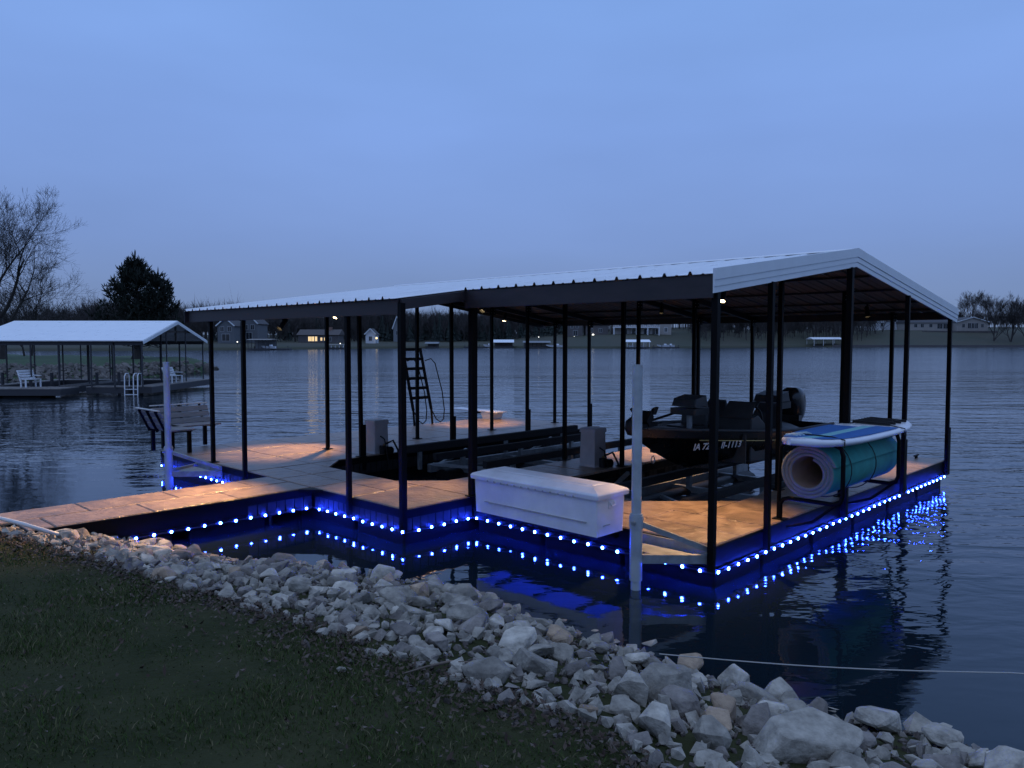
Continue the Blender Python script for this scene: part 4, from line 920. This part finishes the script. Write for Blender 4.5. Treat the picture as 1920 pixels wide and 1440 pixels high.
# ---- neighbour's dock
nd = thing('neighbour_dock', 'neighbouring covered boat dock with plain white gable roof by the peninsula', 'dock', (-19.65, 36.8, 0))
hx_, hy_ = 3.85, 3.5
def nroof(y0, y1, z0, z1):
    mb = MB(); vs = [(-hx_, y0, z0), (hx_, y0, z0), (hx_, y1, z1), (-hx_, y1, z1)]
    mb.add([(x, y, z + d_) for d_ in (0, .04) for x, y, z in vs], [(3, 2, 1, 0), (4, 5, 6, 7), (0, 1, 5, 4), (1, 2, 6, 5), (2, 3, 7, 6), (3, 0, 4, 7)]); return mb.build('roof_slope', 'roof_white', nd)
nroof(-hy_, -.01, 2.36, 3.28); nroof(hy_, .01, 2.36, 3.28)
for sx in (-1, 1):
    for s_ in (-1, 1): MB().bar((sx * (hx_ + .015), s_ * hy_, 2.30), (sx * (hx_ + .015), 0, 3.22), .025, .13).build('gable_trim', 'trim_white', nd)
    MB().bar((sx * (hx_ - .1), -1.8, 2.80), (sx * (hx_ - .1), 1.8, 2.80), .08, .10).build('tie_beam', 'bark', nd); MB().bar((sx * (hx_ - .1), 0, 2.3), (sx * (hx_ - .1), 0, 3.2), .08, .08).build('king_post', 'bark', nd)
for y in (-hy_ + .2, hy_ - .2): MB().bar((-hx_ + .1, y, 2.27), (hx_ - .1, y, 2.27), .06, .16).build('eave_beam', 'far_post', nd)
for x in (-3.7, -2.6, -1.1, .1, 1.5, 2.5, 3.7):
    for y in (-hy_ + .2, -.9, 1.2, hy_ - .2):
        if (x in (-2.6, 1.5) and abs(y) < 2): continue
        w = random.choice((.045, .05, .06)); MB().box((x - w / 2, y - w / 2, .3), (x + w / 2, y + w / 2, 2.3 + (.92 * (1 - abs(y) / hy_) if abs(y) < 3 else 0))).build('post', 'far_post', nd)
def nplat(x0, x1, y0, y1, name='platform'):
    p_ = MB().box((x0, y0, .10), (x1, y1, .36)).build(name, 'far_post', nd); n = max(2, int((x1 - x0) / .4)); w = (x1 - x0) / n
    for i in range(n): MB().box((x0 + i * w + .01, y0 - .02, .362), (x0 + (i + 1) * w - .01, y1 + .02, .40)).build('plank', 'wood_deck', p_)
nplat(-3.9, -3.1, -3.5, 3.5); nplat(-.5, .4, -2.2, 3.5); nplat(3.1, 3.95, -3.0, 3.5); nplat(-3.1, 3.1, 2.6, 3.5); nplat(-5.6, .9, -4.6, -3.2); nplat(1.2, 3.0, -3.2, -2.3)
for x in (-4.8, -2.9, -.8): MB().box((x - .8, -4.5, -.2), (x + .8, -3.4, .095)).build('float', 'float', nd, bevel=.04)
for x in (-3.3, -2.1, -.9, .9, 1.9, 2.9): MB().tube([(x, -2.2 + .5 * (x % 1), -.3), (x, -2.2 + .5 * (x % 1), .95)], .07, 8).build('piling', 'far_post', nd)
# its swim ladder, chairs
sl = thing('swim_ladder', 'bright tubular swim ladder on the edge of the neighbouring dock', 'ladder', (-16.35, 33.5, .35))
for x in (-.28, .1, .28): MB().tube([(x, .2, .05), (x, .2, .5), (x, .12, .62), (x, -.10, .62), (x, -.2, .5), (x, -.22, -.35)], .022, 8).build('rail', 'far_white', sl)
for z in (-.28, -.05): MB().bar((-.28, -.22, z), (.28, -.22, z), .05, .03).build('step', 'far_white', sl)
def white_chair(loc, rz, label, s=.82):
    t = thing('white_chair', label, 'chair', loc, rz, 'white chairs on the neighbouring dock')
    for k in range(4): MB().bar((-.42 * s, .28 * s + k * .07 * s, (.45 + k * .13) * s), (.42 * s, .28 * s + k * .07 * s, (.45 + k * .13) * s), .03, .10 * s).build('back_slat', 'far_white', t)
    for k in range(3): MB().box((-.42 * s, (-.25 + k * .16) * s, .40 * s), (.42 * s, (-.12 + k * .16) * s, .43 * s)).build('seat_slat', 'far_white', t)
    for x in (-.38, .38):
        for y in (-.22, .2): MB().box(((x - .03) * s, (y - .03) * s, 0), ((x + .03) * s, (y + .03) * s, .40 * s)).build('leg', 'far_white', t)
        MB().bar((x * s, .24 * s, .3 * s), (x * s, .5 * s, .86 * s), .04, .04).build('back_post', 'far_white', t); MB().bar((x * s, -.25 * s, .6 * s), (x * s, .35 * s, .6 * s), .07, .03).build('arm', 'far_white', t)
white_chair((-20.6, 33.2, .40), R(62), 'white slatted deck chair near the swim ladder of the neighbouring dock')
white_chair((-15.95, 36.6, .40), R(70), 'white slatted deck chair under the gable end of the neighbouring dock')

# ---- far shore
FS = [(-1500, 664), (-400, 660), (100, 658), (380, 657), (540, 655.5), (700, 653.5), (900, 652), (1130, 653.5), (1300, 652.5), (1500, 650.5), (1700, 651), (1920, 651), (2400, 651), (3400, 650)]
def fs_d(x): return CAM_H * FPX / (float(np.interp(x, [a for a, b in FS], [b for a, b in FS])) - YH)
LAWN = [(-1500, 1.8), (380, 1.8), (700, 1.8), (900, 1.7), (1050, 3.6), (1300, 5.4), (1400, 4.5), (1560, 5.2), (1700, 6.2), (1850, 5.6), (2400, 6), (3400, 6)]
def far_z(x, off):
    h = float(np.interp(x, [a for a, b in LAWN], [b for a, b in LAWN])); return float(np.interp(off, [-2, 0, .6, 8, 35, 80, 300, 500], [-.6, 0, .45, 1.2, h, h * 1.25 + .6, h * 1.6 + 3, h * 1.6 + 4]))
def far_pt(x, off, dz=0.):
    D = fs_d(x) + off; return Vector(((x - 960) / FPX * D, D, far_z(x, off) + dz))
def make_far():
    xs = np.arange(-1500, 3401, 35); offs = [-2, 0, .6, 4, 8, 20, 35, 55, 80, 150, 300, 500]; rows = [[far_pt(x, o_) for x in xs] for o_ in offs]; n = len(xs)
    mb = MB(); mb.v = [tuple(p) for r_ in rows for p in r_]; mb.f = [(j * n + i, j * n + i + 1, (j + 1) * n + i + 1, (j + 1) * n + i) for j in range(len(rows) - 1) for i in range(n - 1)]; mb.smooth = [True] * len(mb.f)
    tag(mb.build('far_shore', 'far_lawn', fix=False), kind='structure')
    wall = MB()                                                        # low dark seawall along the right-hand shore
    for a, b in zip(np.arange(1560, 2400, 40), np.arange(1600, 2441, 40)):
        p, q = far_pt(a, -.3), far_pt(b, -.3); wall.bar((p.x, p.y, .25), (q.x, q.y, .25), .5, 1.0)
    tag(wall.build('seawall', 'siding_dark'), 'low dark seawall along the lawn of the far shore', 'wall')
make_far()
# woods that read as one mass
def woods():
    r = np.random.default_rng(11); V = []; F = []
    TOP = [(-1500, 9), (60, 9.5), (200, 12), (330, 10.5), (430, 11), (560, 8.5), (640, 9.5), (720, 11), (800, 10.5), (900, 11.5), (1000, 11), (1150, 9.5), (1300, 10.5), (1450, 11.5), (1600, 10), (1750, 7.5), (1900, 8), (2400, 10), (3400, 10)]
    def tri(a, b, c): V.extend((a, b, c))
    n = 5200
    for i in range(n):
        x = r.uniform(-1100, 3000) if i % 3 else r.uniform(150, 1750)
        dens = np.interp(x, [300, 420, 1020, 1060, 1290, 1310, 1620, 1660, 1900], [0, 1, 1, 1.0, 1.0, 1, 1, 1, 1])
        off = (r.uniform(62, 150) if x > 1000 else r.uniform(38, 130)) if not (700 < x < 960 or 1290 < x < 1640) else r.uniform(40, 130)
        if 1290 < x < 1640 and r.uniform() < .5: off = r.uniform(14, 60)
        p = np.array(far_pt(x, off)); h = float(np.interp(x, [a for a, b in TOP], [b for a, b in TOP])) * r.uniform(.72, 1.12); w = r.uniform(.05, .13)
        tri(p + [-w, 0, -.5], p + [w, 0, -.5], p + [r.uniform(-.3, .3), 0, h * .8])
        for _ in range(26):
            a = r.uniform(0, 6.28); z0 = h * r.uniform(.2, .75); L_ = h * r.uniform(.18, .42); out = r.uniform(.25, .75); d = np.array([math.cos(a) * out, math.sin(a) * out, r.uniform(.5, 1)]); d /= np.linalg.norm(d)
            b = p + [0, 0, z0]; ww = r.uniform(.04, .10); tri(b + [-ww, 0, 0], b + [ww, 0, ww], b + d * L_)
            c = b + d * L_ * r.uniform(.3, .7)
            for _k in range(2):
                d2 = d + r.normal(0, .45, 3) + [0, 0, .15]; tri(c + [-ww * .7, 0, 0], c + [ww * .7, 0, 0], c + d2 * L_ * .55)
    V = np.array(V); F = np.arange(len(V)).reshape(-1, 3); o = raw_mesh('woodland', V, F, 'far_bark'); tag(o, 'leafless grey woods massed behind the houses of the far shore', 'woods')
    V = []
    for i in range(520):
        x = r.uniform(715, 960) if i < 300 else r.choice([r.uniform(520, 715), r.uniform(960, 1060), r.uniform(1300, 1520), r.uniform(80, 420)]); off = r.uniform(40, 150)
        p = np.array(far_pt(x, off)); h = r.uniform(6.5, 10.5) * (1. if i < 300 else .85); rad = h * r.uniform(.16, .24)
        for lv in range(7):
            z0 = h * (.06 + .13 * lv); rr = rad * (1 - lv / 7.5); m_ = 7; ph = r.uniform(0, 6.28)
            for k in range(m_):
                a0, a1 = ph + 6.28 * k / m_, ph + 6.28 * (k + .85) / m_; q = r.uniform(.7, 1.15)
                tri(p + [rr * q * math.cos(a0), rr * q * math.sin(a0), z0 - r.uniform(0, .4)], p + [rr * q * math.cos(a1), rr * q * math.sin(a1), z0 - r.uniform(0, .4)], p + [0, 0, z0 + h * .24])
    V = np.array(V); F = np.arange(len(V)).reshape(-1, 3); o = raw_mesh('evergreen_woods', V, F, 'far_needles'); tag(o, 'dark evergreen woods covering the low hill across the lake', 'woods')
woods()
# trees one can tell apart on the far shore
protos = [grow(60 + i, 1., spread=.75, levels=5, trunk_r=.020, n0=9, up=.45, sides=4, start=.14, minr=.0015, twig=2, wig=.15, limb=(.5, .65)).mesh('tree_shape', 'far_bark', fix=False) for i in range(4)]
def far_tree(x, off, H, label, i, group='leafless trees on the far shore lawns'):
    o = link('bare_tree', protos[i % 4], None, far_pt(x, off), (0, 0, random.uniform(0, 6.28)), (H * random.uniform(.9, 1.15), H * random.uniform(.9, 1.15), H)); tag(o, label, 'tree', group)
for k, (x, off, H) in enumerate([(1862, 14, 17.5), (1893, 12, 18.5), (1925, 16, 17), (1960, 20, 16), (2010, 22, 17)]): far_tree(x, off, H, ('leafless shade tree at the ranch house end of the shade tree row', 'tallest leafless tree of the shade tree row by the ranch house', 'leafless shade tree next to the tallest one on its lawn side', 'leafless shade tree set back in the row beyond the ranch house', 'last leafless shade tree of the row, away from the ranch house')[k], k, 'row of shade trees by the ranch house')
for k, (x, off, H) in enumerate([(1625, 26, 9.5), (1640, 30, 10.5), (1652, 34, 9), (1598, 28, 10), (1560, 30, 9.5), (1525, 24, 10), (1490, 26, 9.5), (1452, 25, 10), (1420, 22, 10.5), (1385, 25, 9.5), (1350, 23, 10)]): far_tree(x, off, H, 'slender leafless tree on the wooded bank above the small white boat shelter', k, 'slender trees on the wooded bank')
far_tree(1812, 62, 17, 'leafless tree rising behind the ranch house roof', 2); far_tree(716, 52, 17.5, 'round-crowned leafless tree standing above the treeline behind the church-like gable', 1); far_tree(432, 80, 13.5, 'leafless tree poking above the treeline behind the twin-gabled house', 3); far_tree(665, 45, 13, 'leafless tree beside the house with the glowing porch lamp', 0)

# ---- houses
def fbox(x0, x1, yb, yt, D): a, b = px(x0, yb, D), px(x1, yt, D); return a.x, b.x, a.z, b.z
def house(name, label, x0, x1, off, hw, hr, depth, wallm, roofm, gable='side', win=(), trim='window_trim', base=0., chimney=None, door=None, over=.5):
    """x0..x1 in photo pixels across, off metres behind the water; wall height hw, roof rise hr; gable faces 'front' or 'side'"""
    xm = (x0 + x1) / 2; p = far_pt(xm, off); w = (x1 - x0) / FPX * p.y; hw_ = w / 2
    t = thing(name, label, 'house', (p.x, p.y, p.z + base))
    if gable == 'side':
        MB().box((-hw_, 0, -2.5), (hw_, depth, hw)).build('wall', wallm, t)
        rf = MB().prism([(-over, hw - .1), (depth + over, hw - .1), (depth / 2, hw + hr)], 0, -hw_ - over, hw_ + over).build('roof', roofm, t)
    else:
        MB().prism([(-hw_, -2.5), (hw_, -2.5), (hw_, hw), (0, hw + hr), (-hw_, hw)], 1, 0, depth).build('wall', wallm, t)
        mb = MB()
        for s_ in (-1, 1):
            n_ = Vector((hr, 0, hw_ * s_ * s_)).normalized() * .16; a = [(s_ * (hw_ + over * .7), hw - over * .7 * hr / hw_), (0, hw + hr)]
            mb.add([(x, y, z + d_) for d_ in (.02, .2) for x, z in a for y in (-over, depth + over)], [(0, 1, 3, 2), (4, 6, 7, 5), (0, 2, 6, 4), (1, 5, 7, 3), (0, 4, 5, 1), (2, 3, 7, 6)])
        rf = mb.build('roof', roofm, t)
        for s_ in (-1, 1): MB().bar((s_ * (hw_ + over * .6), -over - .03, hw - over * .6 * hr / hw_ + .08), (0, -over - .03, hw + hr + .08), .06, .3).build('bargeboard', 'trim_white', rf)
    for wi in win:
        cx, z, ww, hh, lit = (*wi, False)[:5]; f_ = MB().box((cx - ww / 2 - .12, -.06, z - .12), (cx + ww / 2 + .12, -.01, z + hh + .12)).build('window', trim, t)
        MB().box((cx - ww / 2, -.085, z), (cx + ww / 2, -.062, z + hh)).build('pane', 'pane_lit' if lit else 'pane', f_)
        MB().box((cx - .04, -.10, z), (cx + .04, -.087, z + hh)).build('mullion', trim, f_)
    if chimney is not None: MB().box((chimney - .45, depth * .4, hw), (chimney + .45, depth * .4 + .9, hw + hr + .7)).build('chimney', 'brick', rf)
    if door is not None: MB().box((door - .5, -.05, .1), (door + .5, -.01, 2.2)).build('door', 'siding_dark', t)
    return t, hw_
def railing(t, x0, x1, y, z, h=1., n=10, post=True):
    b = MB().box((x0, y, z - .22), (x1, 0 - .02, z)).build('balcony', 'far_white', t); MB().box((x0, y - .05, z + h), (x1, y + .05, z + h + .09)).build('rail', 'far_white', b)
    for i in range(n + 1): x = x0 + (x1 - x0) * i / n; MB().box((x - .04, y - .03, z), (x + .04, y + .03, z + h)).build('baluster', 'far_white', b)
    if post:
        for i in range(5): x = x0 + .2 + (x1 - x0 - .4) * i / 4; MB().box((x - .16, y - .02, z - 3.0), (x + .16, y + .3, z - .221)).build('column', 'far_white', b)
# left: twin gables, lit ranch, house with porch lamp
house('lake_house', 'grey two-storey lake house with a tall front gable, left of the twin gabled pair', 409, 440, 24, 4.6, 2.0, 8, 'siding_slate', 'shingle', 'front', [(-1, 3.0, .9, 1.2), (1, 3.0, .9, 1.2), (0, .4, 2., 1.8)], base=.3)
house('lake_house', 'grey lake house with steep white-edged gable standing above the stilted boat shelter', 452, 484, 28, 5.0, 2.4, 9, 'siding_slate', 'shingle', 'front', [(-.8, 3.2, .9, 1.3), (1.0, 3.2, .9, 1.3), (0, .5, 1.6, 1.8)], base=.6)
house('lake_house', 'long low house with brightly lit yellow windows by the water', 560, 634, 26, 2.7, 1.6, 8, 'siding_dark', 'shingle_brown', 'side', [(-2.55, .75, .75, 1.35, True), (-1.6, .75, .75, 1.35, True), (-.6, .75, .65, 1.35, True), (1.0, .9, .5, .9, True), (2.1, .9, .5, .9, True), (3.6, .8, .8, 1.1)], base=-.2, chimney=3)
house('lake_house', 'small pale gabled house with a glowing porch lamp', 686, 704, 18, 2.8, 1.5, 6, 'siding_white', 'shingle', 'front', [(0, .7, .8, 1.2)], base=.2)
house('lake_house', 'narrow pale house with a steep pointed gable against the dark woods', 738, 752, 40, 4.0, 3.6, 6, 'siding_grey', 'siding_grey', 'front', [(0, 1.2, .6, 1.4)], base=1.2)
# middle: dark houses, white balcony house
house('lake_house', 'dark brown house with lamps by its door, beside the white balcony house', 1062, 1092, 36, 4.6, 1.8, 8, 'siding_dark', 'shingle_brown', 'front', [(-.9, 3.0, .8, 1.2), (.9, 3.0, .8, 1.2), (.3, .5, 1.4, 1.6)], base=-.2)
house('lake_house', 'low dark brown house beside the white balcony house', 1098, 1140, 40, 3.6, 1.6, 8, 'siding_dark', 'shingle_brown', 'side', [(-2, 1.0, 1., 1.2), (1.2, 1.0, 1., 1.2)], base=-.1)
t, hw_ = house('lake_house', 'large grey lake house with white balcony, white columns and many windows', 1150, 1258, 34, 5.4, 2.0, 10, 'siding_tan', 'shingle', 'side', [(-7.2, 3.2, 1.6, 1.6), (-4.6, 3.2, 1.2, 1.6), (-1.6, 3.3, 1.7, 1.8), (1.2, 3.3, 1.2, 1.7), (3.2, 3.3, 1.2, 1.7), (5.2, 3.3, 1.2, 1.7), (-6.2, .4, 2.2, 1.8), (-2.6, .4, 2.2, 1.8), (1.4, .4, 2.2, 1.8), (4.4, .4, 2.2, 1.8), (8, 1.2, 1., 1.4)], base=-.5, chimney=6.5, trim='far_white')
railing(t, -hw_ - .4, hw_ * .55, -2.6, 2.75, n=26)
MB().prism([(-1.9, 5.3), (1.9, 5.3), (0, 6.9)], 1, -.6, 4).build('dormer', 'far_white', t)
# right: white house, ranch with retaining wall
house('lake_house', 'white gabled house half hidden by slender trees', 1636, 1668, 52, 3.2, 2.4, 9, 'siding_white', 'shingle', 'front', [(0, .8, 1., 1.3)], base=.8)
house('lake_house', 'white gabled garage beside the long ranch house', 1672, 1702, 48, 2.9, 2.2, 8, 'siding_white', 'shingle', 'front', [(-.8, .4, 1.6, 1.8)], base=.6)
house('lake_house', 'long pale ranch house with dark shingle roof above the lawn', 1700, 1792, 40, 2.7, 2.0, 9, 'siding_tan', 'shingle', 'side', [(-6.6, .8, 1.1, 1.3), (-4, .8, 1.1, 1.3), (-.6, .8, 1.1, 1.3), (3.0, .3, 2.0, 1.9), (5.4, .3, 2.0, 1.9), (7.6, .8, .9, 1.3)], base=.5, chimney=-3)
t, hw_ = house('lake_house', 'pale two-storey house end with broad gable and dark lower wall', 1793, 1850, 36, 2.9, 1.8, 9, 'siding_tan', 'shingle', 'front', [(-1.3, .5, 1.1, 1.9), (.1, .5, 1.1, 1.9), (1.5, .5, 1.1, 1.9), (-3.6, .8, .9, 1.3), (3.8, .8, .9, 1.3)], base=.9)
p = far_pt(1800, 33); MB_ = MB().box((p.x - 15, p.y - .3, p.z - 2.6), (p.x + 14, p.y + .3, p.z + .6)).build('retaining_wall', 'siding_dark', bevel=.05); tag(MB_, 'dark retaining wall below the ranch house terrace', 'wall')

# ---- far docks and shelters
def shelter(label, x0, x1, off, z_eave, rise, depth=6., roofm='roof_white', n=4, wallm=None, boat=False):
    p = far_pt((x0 + x1) / 2, off); w = (x1 - x0) / FPX * p.y / 2; t = thing('boat_shelter', label, 'boat shelter', (p.x, p.y, 0))
    MB().box((-w, -depth / 2, .05), (w, depth / 2, .45)).build('platform', 'far_post', t)
    mb = MB().prism([(-depth / 2 - .2, z_eave), (depth / 2 + .2, z_eave), (0, z_eave + rise)], 0, -w - .3, w + .3); mb.build('roof', roofm, t)
    for i in range(n):
        x = -w + .15 + (2 * w - .3) * i / (n - 1)
        for y in (-depth / 2 + .1, depth / 2 - .1): MB().box((x - .07, y - .07, .45), (x + .07, y + .07, z_eave)).build('post', 'far_white' if wallm is None else 'far_post', t)
    if wallm: MB().box((-w + .2, depth / 2 - .3, .45), (w - .2, depth / 2 - .2, z_eave - .1)).build('wall', wallm, t)
    if boat: MB().loft([[(x, -1. * s_, .9), (x, -.6 * s_, .4), (x, .6 * s_, .4), (x, 1. * s_, .9)] for x, s_ in ((-w * .7, .2), (-w * .4, 1), (w * .6, 1))], sm=False).build('boat_hull', 'far_white', t)
shelter('two-level stilted boat shelter with flat pale roof below the twin gables', 472, 513, -4, 2.5, .25, 6, 'wood_deck', 7, 'siding_grey')
shelter('boat shelter with bright white roof and dark sides in front of the woods', 927, 962, -3, 1.75, .85, 6, 'roof_white', 5, 'siding_dark')
shelter('weathered grey boat shelter with many posts next to the white-roofed one', 982, 1030, -3, 1.7, .5, 7, 'siding_grey', 7, 'siding_tan')
shelter('low green-grey boat shelter near the hill of evergreens', 800, 822, -2, 1.4, .5, 5, 'siding_grey', 3, 'siding_dark')
shelter('boat shelter with rounded white canopy below the balcony house', 1172, 1215, -4, 1.9, .7, 6, 'roof_white', 5, None, True)
shelter('small boat shelter with thin white gable roof on the wooded bank', 1518, 1572, 4, 2.75, .75, 7, 'roof_white', 4)
shelter('small low dock shelter by the lamp left of the lit house', 616, 648, -3, 1.2, .15, 4, 'wood_deck', 5)
def far_dock(label, x0, x1, off):
    p = far_pt((x0 + x1) / 2, off); w = (x1 - x0) / FPX * p.y / 2; t = thing('boat_dock', label, 'dock', (p.x, p.y, 0)); MB().box((-w, -1.2, -.1), (w, 1.2, .4)).build('platform', 'far_post', t)
    for i in range(4): x = -w + .3 + (2 * w - .6) * i / 3; MB().tube([(x, -1.1, -.5), (x, -1.1, 1.0)], .09, 8).build('piling', 'far_post', t)
far_dock('low dark dock with two small white boats below the balcony house', 1222, 1272, -2); far_dock('low dark dock running along the shore below the evergreens', 870, 915, -2); far_dock('low dark dock below the twin gabled houses', 478, 545, -6)
def small_boat(label, x, off, L_=4.5, m='far_white'):
    p = far_pt(x, off); t = thing('small_boat', label, 'boat', (p.x, p.y, .35)); h = L_ / 2
    MB().loft([[(xx, -w, z1), (xx, -w * .7, z0), (xx, w * .7, z0), (xx, w, z1)] for xx, w, z0, z1 in ((-h, .1, .5, .75), (-h * .6, .6, .15, .68), (0, .85, 0, .6), (h, .8, 0, .6))], sm=False).build('hull', m, t)
    MB().box((h * .2, -.5, .6), (h * .5, .5, 1.0)).build('console', m, t)
small_boat('small white boat on the dock below the balcony house, left one', 1243, -2, 3.6); small_boat('small white boat on the dock below the balcony house, right one', 1254, -2, 3.2); small_boat('white boat tucked under the stilted shelter', 504, -6, 3.5); small_boat('small white sailing dinghy beside the white-roofed shelter', 914, -4, 2.5); small_boat('white pontoon beside the weathered grey shelter', 1040, -4, 5)
# lamps lit on the far shore
def yard_lamp(label, x, y, off, r=.16, m='lamp_white'):
    D = fs_d(x) + off; q = px(x, y, D); g0 = far_z(x, off); t = thing('yard_lamp', label, 'lamp', (q.x, q.y, min(g0, q.z - .4)))
    zz = q.z - min(g0, q.z - .4); MB().tube([(0, 0, 0), (0, 0, zz)], .05, 6).build('pole', 'far_post', t)
    MB().loft([[(r * math.sin(a_) * math.cos(b_), r * math.sin(a_) * math.sin(b_), zz + r * math.cos(a_)) for b_ in np.linspace(0, 6.283, 9)[:-1]] for a_ in (.3, .9, 1.57, 2.2, 2.8)]).build('globe', m, t)
for x, y, off, r, m, lb in [(445, 641, 6, .15, 'lamp_white', 'small white lamp on the lawn below the twin gables'), (460, 652, -5, .15, 'lamp_white', 'small white lamp at the dock below the twin gables'), (638, 644, 3, .14, 'lamp_white', 'white lamp beside the low shelter'),
    (706, 634, 15, .32, 'lamp_warm', 'golden glowing porch lamp on the small pale house'), (1077, 632, 34, .30, 'lamp_white', 'bright lamp beside the door of the dark brown house'), (1112, 628, 38, .38, 'lamp_white', 'bright round lamp on the low dark house'), (1064, 640, 20, .2, 'lamp_white', 'dim lamp low on the lawn by the dark houses'), (1698, 619, 38, .2, 'lamp_white', 'tiny lamp beside the white garage'), (1010, 632, 4, .14, 'lamp_white', 'tiny lamp above the weathered grey shelter')]: yard_lamp(lb, x, y, off, r, m)
print('objects', len(bpy.data.objects))
